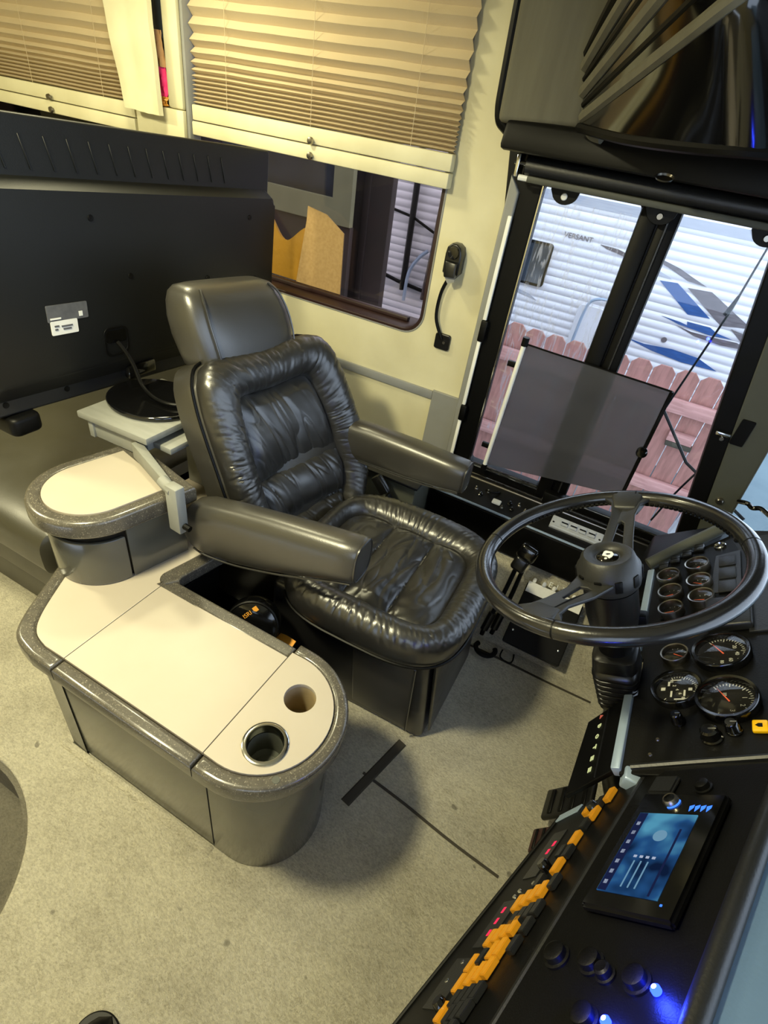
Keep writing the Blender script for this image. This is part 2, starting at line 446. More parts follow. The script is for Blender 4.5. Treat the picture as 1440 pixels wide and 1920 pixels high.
def rrect(x0, y0, x1, y1, r, n=6):
    out = []
    for cx, cy, a0 in ((x1-r, y0+r, -PI/2), (x1-r, y1-r, 0), (x0+r, y1-r, PI/2), (x0+r, y0+r, PI)):
        for k in range(n+1):
            a = a0+PI/2*k/n; out.append((cx+r*math.cos(a), cy+r*math.sin(a)))
    return out

def circ(cx, cy, r, n=32): return [(cx+r*math.cos(2*PI*k/n), cy+r*math.sin(2*PI*k/n)) for k in range(n)]

def basis(o, x, y, z=None):
    """matrix from origin and local x, y axes"""
    x = Vector(x).normalized(); y = Vector(y).normalized(); z = Vector(z).normalized() if z is not None else x.cross(y).normalized()
    m = Matrix.Identity(4)
    for i in range(3): m[i][0] = x[i]; m[i][1] = y[i]; m[i][2] = z[i]; m[i][3] = o[i]
    return m
# a frame on the driver-side wall: local x = world x, local y = world z, local z points into the room
def wallM(y): return basis((0, y, 0), (1, 0, 0), (0, 0, 1))

def grid(f, nu, nv, closeu=False, thick=0.0):
    bm = bmesh.new(); V = [[bm.verts.new(f(i/(nu if closeu else nu-1), j/(nv-1))) for i in range(nu)] for j in range(nv)]
    for j in range(nv-1):
        for i in range(nu if closeu else nu-1):
            bm.faces.new((V[j][i], V[j][(i+1) % nu], V[j+1][(i+1) % nu], V[j+1][i]))
    me = frm(bm); return me

def solid(me, t):
    bm = bmesh.new(); bm.from_mesh(me)
    bmesh.ops.solidify(bm, geom=bm.faces[:], thickness=t)
    return frm(bm)

def ss(x, a=0.0, b=1.0):
    t = min(1, max(0, (x-a)/(b-a))); return t*t*(3-2*t)

# ================================================================== THE SETTING
def arc(cx, cy, r, a0, a1, n=12): return [(cx+r*math.cos(R(a0+(a1-a0)*k/n)), cy+r*math.sin(R(a0+(a1-a0)*k/n))) for k in range(n+1)]

# carpet, cut away by a round-cornered step well on the entrance side
fl = [(-4.4, -.80), (-1.9, -.80), (-1.9, .248)] + arc(-1.07, -.10, .348, 90, 0, 14) + [(-.722, -.80), (1.0, -.80), (1.0, 1.80), (-4.4, 1.80)]
floor = obj('floor', plate([fl], .03, Matrix.Translation((0, 0, -.03)), .006), 'carpet', kind='structure')
obj('floor', box((-1.95, -.80, -.20), (-.70, .30, -.17)), 'carpet_shaded', kind='structure')
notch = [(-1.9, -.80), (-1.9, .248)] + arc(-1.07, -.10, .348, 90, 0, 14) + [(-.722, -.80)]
obj('trim_12', solid(grid(lambda a, b: (*notch[round(a*(len(notch)-1))], -.175+.155*b), len(notch), 2), .012), 'carpet_shaded', kind='structure')
obj('carpet_seam', tube(catmull([(-.235, .735, .0), (-.10, .722, .001), (.05, .702, .0005), (.19, .690, 0)], 6), .0045, 6, flat=.35), 'seam', floor)
obj('carpet_seam', tube(catmull([(-.16, 1.345, 0), (.0, 1.350, .001), (.14, 1.351, 0), (.30, 1.356, 0)], 6), .005, 6, flat=.35), 'seam', floor)
obj('carpet_strip', hexa([(-.250, .64, .0), (-.222, .635, .0), (-.166, .875, .0), (-.194, .882, .0), (-.246, .642, .004), (-.226, .638, .004), (-.170, .872, .004), (-.190, .878, .004)]), 'seam', floor)
obj('carpet_edge', hexa([(-.98, .352, 0), (-.452, .350, 0), (-.452, .376, 0), (-.98, .376, 0), (-.98, .362, .012), (-.470, .368, .006), (-.466, .374, .008), (-.98, .374, .008)], .002), 'carpet', floor)
# carpeted kick slope under the side console
obj('trim_4', hexa([(-.60, 1.40, -.005), (.62, 1.40, -.005), (.62, 1.74, -.005), (-.60, 1.74, -.005), (-.60, 1.42, .01), (.62, 1.42, .01), (.62, 1.66, .27), (-.60, 1.66, .27)], .01), 'carpet', kind='structure')

# driver's side wall with its window holes
wl = [(-4.4, -.02), (-.505, -.02), (-.508, 1.30), (-.535, 1.45), (-.560, 1.485), (-.588, 1.51), (-.605, 1.98), (-4.4, 1.98)]
obj('wall_left', plate([wl, rrect(-1.72, .877, -.706, 1.76, .075, 8), rrect(-2.95, .877, -1.98, 1.76, .075, 8)], .05, wallM(1.80), .004), 'cream', kind='structure')
obj('trim_1', box((-2.6, 1.742, .668), (-.617, 1.752, .700), .002), 'greytrim', kind='structure')
obj('trim_2', plate([[(-.622, .30), (-.512, .30), (-.512, .706), (-.616, .706)]], .012, wallM(1.752), .003), 'greytrim', kind='structure')

def side_window(n, x0, x1):
    fr = obj('window_%d' % n, plate([rrect(x0+.001, .878, x1-.001, 1.759, .075, 8), rrect(x0+.014, .889, x1-.014, 1.746, .064, 8)], .145, wallM(1.893), .002), 'maroon', kind='structure')
    obj('pane', plate([rrect(x0+.005, .88, x1-.005, 1.76, .07, 8)], .006, wallM(1.889)), 'tint', fr)
    obj('sill_bead', box((x0+.09, 1.820, .889), (x1-.09, 1.845, .905), .004), 'maroon', fr)
    obj('edge_bead', plate([rrect(x0-.003, .874, x1+.003, 1.763, .078, 8), rrect(x0+.004, .881, x1-.004, 1.756, .072, 8)], .006, wallM(1.754), .002), 'greytrim', fr)
    return fr
side_window(1, -1.72, -.706)
side_window(3, -2.95, -1.98)

# driver's sliding window: black frame, two panes, mullion, tracks
def xr(z): return .334 + (.47-z)*.170 - .0*z
Y0 = 1.79
outer = [(-.512, .40), (xr(.40)+.055, .40), (xr(1.50)+.055, 1.50), (-.545, 1.50), (-.512, 1.30)]
p1 = rrect(-.420, .482, -.148, 1.388, .012, 4)
p2 = [(-.045, .470), (xr(.47), .470), (xr(1.395), 1.395), (-.045, 1.395)]
w2 = obj('window_2', plate([outer, p1, p2], .05, wallM(Y0), .004), 'black', kind='structure')
obj('pane', plate([rrect(-.43, .475, -.140, 1.395, .01, 3)], .005, wallM(1.782)), 'glass', w2)
obj('pane', plate([[(-.055, .46), (xr(.46)+.01, .46), (xr(1.4)+.01, 1.40), (-.055, 1.40)]], .005, wallM(1.772)), 'glass', w2)
obj('sash_edge', tube([(-.418, 1.742, 1.386), (-.418, 1.742, .486), (-.150, 1.742, .486)], .0035, 6), 'chrome', w2)
obj('mullion', box((-.146, 1.725, .45), (-.098, 1.775, 1.40), .006), 'black', w2)
obj('mullion', box((-.094, 1.735, .45), (-.046, 1.785, 1.40), .006), 'black', w2)
obj('mullion_bead', tube([(-.072, 1.732, 1.37), (-.072, 1.732, .47)], .004, 6), 'switchdark', w2)
obj('track', box((-.46, 1.715, .432), (.36, 1.745, .452), .003), 'black', w2)
obj('track_bead', tube([(-.46, 1.716, .456), (.36, 1.716, .456)], .003, 6), 'chrome', w2)
obj('track_bead', tube([(-.46, 1.738, .478), (.34, 1.738, .474)], .003, 6), 'chrome', w2)
obj('handle_notch', box((-.115, 1.700, .452), (-.045, 1.735, .500), .006), 'black', w2)
obj('header', box((-.475, 1.70, 1.392), (.20, 1.76, 1.455), .008), 'black', w2)
obj('water_streaks', grid(lambda a, b: (-.395+.26*a-.05*b*(1-a)*.3+.012*math.sin(b*9), 1.7755, .62+.74*b), 6, 12), 'streak', w2, kind='stuff')
# rubber seal and its pale liner down the wall edge
obj('trim_3', plate([[(-.512, .42), (-.488, .42), (-.480, 1.36), (-.512, 1.40)]], .018, wallM(1.745), .005), 'greytrim', kind='structure')
for z0, z1 in ((.44, .64), (.70, .93), (1.00, 1.30)):
    obj('trim_5', box((-.492, 1.722, z0), (-.480, 1.732, z1), .002), 'white', kind='structure')
for z0, z1 in ((.64, .70), (.93, 1.00)):
    obj('trim_6', box((-.494, 1.716, z0), (-.470, 1.735, z1), .005), 'black', kind='structure')

# grey pillar between the side window and the windscreen
def xo(z): return .436 - (z-.5)*.055
obj('trim_7', plate([[(xr(.30)+.05, .30), (xo(.30)+.01, .30), (xo(1.95)+.01, 1.95), (xr(1.95)+.05, 1.95)]], .05, wallM(1.79), .008), 'pillar', kind='structure')

# windscreen: curved, raked glass with a black rubber surround
plan = catmull([(.432, 1.76), (.58, 1.60), (.70, 1.28), (.76, .85), (.78, .30), (.78, -.25), (.74, -.80)], 6)
def ws(a, b):
    i = a*(len(plan)-1); k = min(int(i), len(plan)-2); p = plan[k].lerp(plan[k+1], i-k) if len(plan[k]) == 2 else plan[k]
    z = .50+1.42*b; return (p[0]+.10-.10*(b) - .10, p[1], z)
def ws2(a, b):
    i = a*(len(plan)-1); k = min(int(i), len(plan)-2); f = i-k
    x = plan[k][0]*(1-f)+plan[k+1][0]*f; y = plan[k][1]*(1-f)+plan[k+1][1]*f
    return (x-.055*b*1.4, y, .50+1.42*b)
w4 = obj('window_4', join(tube([ws2(k/30, 0) for k in range(31)], .018, 8), tube([ws2(k/30, 1) for k in range(31)], .018, 8)), 'black', kind='structure')
obj('windscreen_glass', solid(grid(ws2, 31, 8), .005), 'glass', w4)
obj('wall_front', grid(lambda a, b: (ws2(a, 0)[0]+.02, ws2(a, 0)[1], -.02+.52*b), 31, 2), 'pillar', kind='structure')
obj('wall_right', plate([[(-4.4, -.02), (1.0, -.02), (1.0, 1.98), (-4.4, 1.98)], rrect(-.15, .70, .72, 1.80, .06, 6)], .05, wallM(-.80), .003), 'woodwall', kind='structure')
w5 = obj('window_5', plate([rrect(-.18, .67, .75, 1.83, .07, 6), rrect(-.13, .72, .70, 1.78, .05, 6)], .03, wallM(-.775), .004), 'black', kind='structure')  # unseen window added to let bluish daylight onto the floor
obj('pane', plate([rrect(-.16, .69, .73, 1.81, .06, 6)], .006, wallM(-.82)), 'glass', w5)
obj('wall_back', box((-4.45, -.85, -.02), (-4.4, 1.80, 1.98)), 'woodwall', kind='structure')
obj('ceiling', box((-4.45, -.85, 1.98), (.80, 1.85, 2.02)), 'ceiling', kind='structure')

# ================================================================== OUTSIDE
obj('ground', box((-9, 1.95, -1.3), (9, 9, -1.2)), 'ground', kind='structure')
obj('ground', box((.95, -6, -1.3), (9, 1.95, -1.2)), 'ground', kind='structure')
# the neighbour's white motorhome with ribbed siding
rv = thing('motorhome', 'white motorhome with ribbed siding and swooping blue and grey stripes outside the window', 'motorhome', (0, 5.2, -1.2))
YR = 4.95
def rib(a, b):
    z = -.55 + b*2.65
    if z > 1.19: d = 0.0
    else:
        f = (z/.0625) % 1.0; d = .011*(abs(math.sin(f*PI))**.6)
    return (-4.2+a*5.2, YR-d, z)
obj('siding', grid(rib, 2, 420), 'siding', rv, angle=60)
obj('body', box((-4.2, YR+.005, -.75), (1.0, YR+1.6, 2.15), .02), 'siding', rv)
def decal(name, pts, m, y=YR-.0135):
    return obj(name, plate([pts], .004, wallM(y+.004)), m, rv, smooth=False)
decal('roof_band', [(-4.2, 1.10), (1.0, 1.10), (1.0, 1.165), (-4.2, 1.165)], 'decal_lt')
decal('blue_stripe', [(-.10, .725), (.03, .735), (.35, .55), (.19, .54)], 'decal_blue')
decal('brown_stripe', [(.11, .72), (.28, .73), (.65, .55), (.44, .52)], 'decal_grey')
decal('brown_stripe', [(-.25, .87), (-.13, .865), (.0, .835), (.23, .755), (.09, .765), (-.08, .825)], 'decal_grey')
decal('grey_stripe', [(-.26, .82), (-.18, .805), (-.02, .752), (-.12, .757)], 'decal_lt')
decal('blue_stripe', [(.02, .485), (.16, .475), (.22, .465), (.21, .49), (.38, .49), (.44, .462), (.56, .445), (.40, .435), (.16, .455)], 'decal_blue')
decal('grey_stripe', [(.15, .445), (.27, .425), (.42, .425), (.60, .432), (.73, .40), (.50, .385), (.30, .40)], 'decal_grey')
decal('grey_stripe', [(.52, .515), (.88, .46), (.88, .425), (.62, .445)], 'decal_grey')
decal('blue_stripe', [(-.17, .255), (-.02, .245), (.20, .262), (.40, .25), (.57, .19), (.30, .185), (.05, .21)], 'decal_blue')
decal('grey_stripe', [(-.62, .872), (-.48, .868), (-.34, .838), (-.40, .824), (-.56, .85)], 'decal_grey')
decal('grey_stripe', [(-1.24, .42), (-1.05, .385), (-.98, .35), (-1.14, .375)], 'decal_lt')
obj('lettering', text('VERSANT', .055, wallM(YR-.014) @ Matrix.Translation((-.80, .885, 0)), .001), 'decal_grey', rv, smooth=False)
wn = obj('window', plate([rrect(-1.235, .46, -.965, .80, .03), rrect(-1.215, .48, -.985, .78, .02)], .02, wallM(YR-.010), .004), 'black', rv)
obj('pane', plate([rrect(-1.225, .47, -.975, .79, .02)], .008, wallM(YR-.012)), 'rvglass', wn)
obj('door_panel', plate([rrect(-.62, -.5, -.40, .42, .04)], .012, wallM(YR-.008), .004), 'siding', rv)
obj('grab_handle', tube(catmull([(-.585, 4.92, -.05), (-.572, 4.88, .10), (-.560, 4.88, .36), (-.535, 4.88, .46), (-.47, 4.88, .50), (-.40, 4.90, .50)], 6), .012, 8), 'steel', rv)
obj('grab_handle', tube(catmull([(-.20, 4.90, .40), (-.215, 4.88, .36), (-.24, 4.88, .15), (-.26, 4.90, -.05)], 6), .010, 8), 'steel', rv)
obj('fuel_cap', lathe([(0, .006), (.02, .006), (.022, 0)], 16, basis((.11, YR-.013, .315), (1, 0, 0), (0, 0, 1))), 'decal_grey', rv)
obj('awning_arm', tube([(-2.255, 4.90, 1.30), (-2.25, 4.90, .14)], .045, 8, flat=.5), 'black', rv)
obj('awning_bracket', tube([(-2.62, 4.90, .26), (-2.30, 4.90, .20), (-1.9, 4.90, .16)], .018, 6), 'black', rv)
obj('awning_bracket', tube([(-2.55, 4.9, .80), (-2.25, 4.9, .76), (-1.98, 4.9, .66)], .012, 6), 'black', rv)
obj('door_rail', tube(catmull([(-1.80, 4.9, 1.02), (-1.93, 4.88, 1.01), (-1.985, 4.88, .92), (-2.0, 4.88, .5), (-2.03, 4.9, .10)], 6), .020, 8), 'maroon', rv)
obj('entry_door', plate([rrect(-1.96, -.5, -1.35, 1.15, .05)], .012, wallM(YR-.006), .004), 'siding', rv)
obj('latch', box((-1.97, 4.90, .56), (-1.89, 4.94, .63), .01), 'black', rv)
obj('hose', tube(catmull([(-2.05, 4.9, .52), (-2.12, 4.88, .45), (-2.20, 4.88, .30), (-2.21, 4.88, .05)], 6), .016, 8), 'steel', rv)

# fence of dog-eared boards
fe = thing('wooden_fence', 'red-brown wooden fence of dog-eared boards below the white motorhome', 'fence', (0, 3.9, -1.2))
YF = 3.85
pk = None
for k in range(14):
    x = -1.20+k*.1445
    h = .425 + random.uniform(-.008, .008)
    wv = .137
    me = plate([[(0, -1.2), (wv, -1.2), (wv, h-.035), (wv-.035, h), (.035, h), (0, h-.035)]], .018, basis((x, YF+.018+random.uniform(0, .004), 0), (1, 0, 0), (0, 0, 1)))
    obj('picket', me, 'fence', fe, smooth=False)
for z in (.21, -.38):
    obj('rail', box((-1.25, YF-.045, z-.045), (.83, YF-.002, z+.045), .004), 'fencerail', fe)
obj('gate_block', box((.36, YF-.05, -.02), (.52, YF-.002, .045), .003), 'fencerail', fe)
obj('gap_strip', box((.365, YF-.054, -.055), (.53, YF-.002, -.022), .002), 'seam', fe)

# dark shed close outside the blind window, with an olive window frame leaning on it
sh = thing('shed', 'dark brown shed wall standing close outside the blind window', 'shed', (-2.6, 3.3, -1.2))
obj('wall_panel', box((-3.9, 3.0, -1.2), (-1.52, 3.06, 2.2), .01), 'shed', sh)
for x in (-3.4, -2.9, -2.4, -1.69):
    obj('batten', box((x, 2.985, -1.2), (x+.04, 3.0, 2.2), .003), 'shed', sh)
of = thing('window_sash', 'olive green window sash propped against the dark shed wall', 'window frame', (-2.2, 2.85, -1.2))
obj('frame', plate([[(-3.2, .95), (-1.66, .95), (-1.66, 1.75), (-3.2, 1.75)], [(-3.05, 1.075), (-1.78, 1.075), (-1.78, 1.62), (-3.05, 1.62)]], .04, wallM(2.85), .004), 'olive', of)
obj('pane', box((-3.06, 2.83, 1.07), (-1.77, 2.836, 1.63)), 'rvglass', of)
obj('stand', box((-3.2, 2.82, -1.2), (-1.66, 2.86, .95), .004), 'shed', of)

# whip aerial and cable outside the driver's window
an = thing('whip_aerial', 'thin black whip aerial outside the right pane of the driver window', 'antenna', (.215, 2.2, .9))
obj('mast', tube([(.16, 2.28, .70), (.212, 2.3, 1.095), (.235, 2.3, 1.48)], [.004, .004, .0025], 6), 'black', an)
obj('base', tube([(.205, 2.3, 1.08), (.215, 2.3, 1.15)], [.011, .005], 8), 'black', an)
obj('arm', tube([(.16, 2.28, .70), (.30, 2.1, .60), (.52, 1.92, .55)], .006, 6), 'black', an)
obj('cable', tube(catmull([(.372, 1.815, .93), (.335, 1.83, .80), (.285, 1.84, .62), (.255, 1.85, .46)], 6), .0035, 6), 'black', label='thin black cable hanging outside across the right pane', cat='cable')
mi = thing('side_mirror', 'pale mirror bracket outside the lower right corner of the driver window', 'mirror bracket', (.40, 2.0, .3))
obj('bracket', hexa([(.36, 2.05, .30), (.44, 2.05, .30), (.44, 2.10, .30), (.36, 2.10, .30), (.44, 2.05, 1.02), (.50, 2.05, 1.02), (.50, 2.10, 1.02), (.44, 2.10, 1.02)], .01), 'silver', mi)
# ================================================================== BLINDS AND WINDOW TRIM
def blind(x0, x1, zr, zk, label, knobx):
    t = thing('pleated_blind', label, 'blind', ((x0+x1)/2, 1.73, zr))
    gaps = [.0058]*12+[.0070, .0075, .0085, .0095, .0105, .0120, .0135, .015, .0165, .018, .0195]+[.021]*30
    zs = [zr+.088]
    for g in gaps: zs.append(zs[-1]+g)
    zs = [z for z in zs if z < 1.955]
    prof = []
    for i, z in enumerate(zs):
        amp = .0115
        prof.append((1.728-amp if i % 2 else 1.728+amp, z))
    pr = []
    for (a, b) in zip(prof[:-1], prof[1:]):
        pr += [a, ((a[0]+b[0])/2, (a[1]+b[1])/2)]
    pr.append(prof[-1])
    def f(a, b):
        y, z = pr[round(b*(len(pr)-1))]
        return (x0+.004+(x1-x0-.008)*a, y+.0015*noise.noise(Vector((a*9, z*20, 1))), z+.004*noise.noise(Vector((a*6, z*3, 3)))*min(1, (z-zr)*4))
    obj('pleated_fabric', solid(grid(f, 30, len(pr)), .0012), 'pleat', t, angle=25)
    obj('bottom_rail', box((x0, 1.708, zr), (x1, 1.745, zr+.040), .004), 'cream2', t)
    obj('upper_rail', box((x0, 1.712, zr+.043), (x1, 1.743, zr+.087), .004), 'cream2', t)
    for z in (zr+.012, zr+.052):
        obj('knob', lathe([(0, .016), (.009, .014), (.011, .007), (.006, 0)], 14, basis((knobx, 1.708, z), (1, 0, 0), (0, 0, 1))), 'chromedark', t)
    for c in (.16, .5, .86):
        if x1-x0 > .9: obj('lift_cord', tube([(x0+(x1-x0)*c, 1.712, zr+.087), (x0+(x1-x0)*c, 1.712, 1.95)], .0008, 5), 'pleat', t)
    return t
blind(-1.676, -.690, 1.332, 0, 'wide tan pleated blind with cream bottom rail beside the driver window', -1.172)
blind(-3.05, -1.955, 1.302, 0, 'tan pleated blind at far left, above the back of the television', -2.405)

obj('trim_8', box((-1.935, 1.700, 1.305), (-1.706, 1.752, 1.395), .005), 'cream2', kind='structure')
obj('trim_9', box((-1.775, 1.702, 1.396), (-1.706, 1.752, 1.98), .010), 'cream2', kind='structure')
obj('trim_10', box((-1.704, 1.712, 1.30), (-1.693, 1.752, 1.98), .002), 'black', kind='structure')
obj('trim_11', box((-1.691, 1.700, 1.295), (-1.678, 1.752, 1.98), .003), 'greytrim', kind='structure')
sl = thing('valance_board', 'cream upholstered board hanging between the two blinds with a torn lower edge', 'valance', (-1.95, 1.68, 1.37))
def slat(a, b):
    z = 1.376+.60*b
    xl = -1.924-.155*(z-1.376); xr_ = -1.760-.038*(z-1.376)
    return (xl+(xr_-xl)*a+.003*noise.noise(Vector((b*4, a*3, 0))), 1.664+.006*noise.noise(Vector((a*3, b*5, 7))), z-.004*a*(1-b)+.005*noise.noise(Vector((a*14, 0, 2)))*(1-b))
obj('board', solid(grid(slat, 10, 24), .018), 'cream2', sl)
mr = obj('mirror_strip', box((-1.86, 1.742, 1.40), (-1.778, 1.748, 1.978), .001), 'rvglass', label='narrow dark mirror strip between the cream board and the window post', cat='mirror')
def cloth(x0, x1, z0, z1, sd):
    return solid(grid(lambda a, b: (x0+(x1-x0)*a+.006*noise.noise(Vector((b*5, sd, 0))), 1.712+.007*math.sin(a*11+b*4+sd), z0+(z1-z0)*b), 8, 14), .003)
cl = thing('pink_reflection', 'reflection of a person in a pink shirt beside the cream board, built as coloured folds', 'cloth', (-1.85, 1.71, 1.38))  # solid folds standing in for a reflection of a pink shirt in the mirror
obj('cloth', cloth(-1.832, -1.781, 1.425, 1.505, 1), 'pink', cl)
obj('tan_band', cloth(-1.832, -1.783, 1.505, 1.600, 3), 'skin', cl)
obj('hem', cloth(-1.828, -1.781, 1.399, 1.425, 5), 'orange', cl)

# things stood on the sill
def leaning(name, pts, y, m, label, cat, th=.006, wob=0.0):
    me = plate([pts], th, wallM(y), .001)
    return obj(name, me, m, label=label, cat=cat)
leaning('cardboard_piece', [(-1.308, .906), (-1.102, .906), (-1.106, 1.117), (-1.185, 1.165), (-1.267, 1.178), (-1.270, 1.13)], 1.845, 'cardboard', 'tan cardboard offcut with slanted top standing on the window sill', 'cardboard')
def env(a, b):
    x = -1.53+.26*a; top = 1.10+.04*math.sin(a*7+.5)-.03*a
    z = .907+(top-.907)*b
    return (x, 1.862+.010*math.sin(a*6)*b-.012*b*(1-b), z)
obj('padded_envelope', solid(grid(env, 18, 12), .010), 'envelope', label='crumpled yellow padded envelope behind the cardboard on the sill', cat='envelope')

# little black lamp and its cable on the cream wall
lp = thing('wall_lamp', 'small black wedge-shaped wall lamp with cable on the cream wall', 'lamp', (-.62, 1.72, 1.12))
lamp2 = [(-.655, 1.165), (-.652, 1.185), (-.640, 1.197), (-.622, 1.197), (-.608, 1.188), (-.602, 1.168), (-.602, 1.112), (-.626, 1.085), (-.655, 1.112)]
obj('housing', plate([lamp2], .045, wallM(1.752), .004), 'blacksatin', lp)
obj('front_wedge', hexa([(-.650, 1.707, 1.108), (-.607, 1.707, 1.108), (-.607, 1.707, 1.15), (-.650, 1.707, 1.15), (-.640, 1.690, 1.100), (-.605, 1.690, 1.104), (-.609, 1.696, 1.146), (-.646, 1.696, 1.146)], .003), 'blacksatin', lp)
obj('lens', lathe([(.019, 0), (.017, .004), (.008, .005), (0, .005)], 20, basis((-.628, 1.705, 1.172), (1, 0, 0), (0, 0, 1))), 'blackgloss', lp)
obj('lens_pane', plate([[(-.648, 1.108), (-.606, 1.112), (-.606, 1.092), (-.628, 1.082)]], .003, wallM(1.705)), 'greytrim', lp)
obj('cable', tube(catmull([(-.635, 1.735, 1.10), (-.655, 1.735, 1.04), (-.655, 1.735, .96), (-.622, 1.738, .895)], 6), .006, 8), 'black', lp)
obj('plug_plate', plate([rrect(-.648, .858, -.592, .912, .008, 3)], .012, wallM(1.752), .003), 'blacksatin', lp)
obj('screw', lathe([(.006, 0), (.005, .003), (0, .003)], 10, basis((-.612, 1.739, .885), (1, 0, 0), (0, 0, 1))), 'chromedark', lp)

# roller shade above the driver's window
rs = thing('roller_shade', 'black roller shade tube on brackets above the driver window', 'roller shade', (-.15, 1.66, 1.44))
obj('tube', tube([(-.455, 1.66, 1.428), (.30, 1.66, 1.430)], .021, 16), 'dashpad', rs)
obj('hem_bar', box((-.445, 1.645, 1.392), (.27, 1.665, 1.408), .004), 'pillar', rs)
obj('bracket', box((-.485, 1.65, 1.40), (-.475, 1.70, 1.452), .002), 'chrome', rs)
obj('pin', tube([(-.490, 1.66, 1.432), (-.455, 1.66, 1.432)], .005, 8), 'chrome', rs)
obj('end_cap', tube([(-.470, 1.655, 1.400), (-.440, 1.655, 1.400)], .007, 8), 'white', rs)
for x, nm, lab in ((-.345, 'a', 'left black clip tab with bright screw hanging over the driver window'), (-.095, 'b', 'middle black clip tab with ring screw at the window mullion'), (.155, 'c', 'right black clip tab at the far end of the roller shade')):
    t = thing('shade_clip', lab, 'clip', (x, 1.70, 1.37), group='clips under the roller shade')
    obj('tab', plate([[(x-.045, 1.418), (x-.040, 1.385)]+[(x+.036*math.cos(R(a)), 1.385+.030*math.sin(R(a))) for a in range(200, 341, 14)]+[(x+.045, 1.418)]], .008, wallM(1.705), .001), 'black', t)
    obj('screw', lathe([(0, .003), (.007, .003), (.009, 0)], 16, basis((x, 1.696, 1.374), (1, 0, 0), (0, 0, 1))), 'white' if nm == 'a' else 'chromedark', t)

# dark see-through sunshade stuck to the glass
su = thing('sun_shade', 'dark mesh sunshade with white roller rod stuck to the driver window', 'sunshade', (-.1, 1.71, .52))
sh4 = [(-.334, .969), (.118, .958), (.120, .585), (-.344, .515)]
def shf(a, b):
    x = (sh4[3][0]*(1-a)+sh4[2][0]*a)*(1-b)+(sh4[0][0]*(1-a)+sh4[1][0]*a)*b
    z = (sh4[3][1]*(1-a)+sh4[2][1]*a)*(1-b)+(sh4[0][1]*(1-a)+sh4[1][1]*a)*b
    return (x, 1.712+.006*noise.noise(Vector((a*3+z*2, b*6, 3)))+.004*math.sin(b*9+a*5)*a*(1-b), z)
obj('mesh', solid(grid(shf, 24, 24), .0008), 'shade', su)
obj('edge_tape', tube([shf(k/20, 1) for k in range(21)], .003, 6), 'black', su)
obj('edge_tape', tube([shf(1, k/20) for k in range(21)], .006, 6), 'black', su)
obj('rod', tube([(-.336, 1.708, .965), (-.349, 1.708, .512)], .0075, 12), 'white', su)
obj('rod_end', tube([(-.3355, 1.708, .963), (-.335, 1.708, .990)], .011, 10), 'black', su)
obj('rod_end', tube([(-.349, 1.708, .514), (-.350, 1.708, .490)], .011, 10), 'black', su)
for z in (.894, .585):
    xx = -.336-.013*(.965-z)/.45
    obj('clip', box((xx-.034, 1.708, z-.008), (xx-.006, 1.722, z+.010), .002), 'black', su)
obj('pull_knob', lathe([(0, .022), (.012, .021), (.017, .014), (.013, .006), (.016, .002), (.016, 0)], 20, basis((.116, 1.706, .758), (1, 0, 0), (0, 0, 1))), 'blackgloss', su)

# ================================================================== OVERHEAD, UPPER RIGHT
oh = thing('overhead_cabinet', 'black overhead cabinet with glossy bulged face above the driver window', 'cabinet', (.1, 1.4, 1.5))
obj('side_panel', hexa([(-.545, 1.60, 1.508), (-.335, 1.60, 1.520), (-.335, 1.79, 1.520), (-.545, 1.79, 1.508), (-.560, 1.60, 1.97), (-.345, 1.60, 1.97), (-.345, 1.79, 1.97), (-.560, 1.79, 1.97)], .015, 3), 'olivepanel', oh)
obj('edge_trim', tube(catmull([(-.572, 1.645, 1.97), (-.562, 1.645, 1.62), (-.556, 1.645, 1.530), (-.535, 1.645, 1.502), (-.49, 1.645, 1.492), (-.33, 1.645, 1.505)], 8), .014, 8), 'black', oh)
obj('underside', hexa([(-.52, 1.58, 1.455), (.85, 1.50, 1.455), (.85, 1.80, 1.455), (-.52, 1.80, 1.455), (-.52, 1.60, 1.520), (.85, 1.50, 1.545), (.85, 1.80, 1.545), (-.52, 1.80, 1.520)], .012), 'black', oh)
# bulged glossy face: rails from the wall corner rising towards the middle of the coach
RAILS = [catmull(p, 8) for p in (
    [(-.320, 1.550, 1.523), (-.187, 1.380, 1.514), (-.060, 1.260, 1.516), (.053, 1.220, 1.524), (.263, 1.340, 1.539)],
    [(-.316, 1.550, 1.541), (-.202, 1.360, 1.607), (-.121, 1.220, 1.652), (-.064, 1.150, 1.690), (.007, 1.180, 1.761)],
    [(-.336, 1.560, 1.595), (-.262, 1.400, 1.656), (-.204, 1.270, 1.700), (-.153, 1.170, 1.742), (-.113, 1.140, 1.787)],
    [(-.352, 1.570, 1.654), (-.314, 1.460, 1.694), (-.279, 1.360, 1.724), (-.239, 1.250, 1.756), (-.208, 1.170, 1.783)])]
def railp(a, k):
    """a along from the wall corner (0) towards the windscreen (1); k 0 bottom lip .. 1 top ridge"""
    i = min(int(k*3), 2); f = k*3-i
    j = a*32; n_ = min(int(j), 31); g = j-n_
    P = [RAILS[i+q][n_].lerp(RAILS[i+q][n_+1], g) for q in (0, 1)]
    return P[0].lerp(P[1], f)
def face(a, b):
    p = railp(a, b); return p + Vector((0, -.012, 0))*math.sin(b*PI)*a
obj('glossy_face', solid(grid(face, 34, 30), .01), 'blackgloss', oh)
obj('upper_box', hexa([(-.10, 1.20, 1.80), (.75, 1.20, 1.60), (.75, 1.75, 1.55), (-.33, 1.75, 1.60), (-.10, 1.20, 1.97), (.66, 1.20, 1.97), (.66, 1.75, 1.97), (-.33, 1.75, 1.97)], .01), 'dashpad', oh)
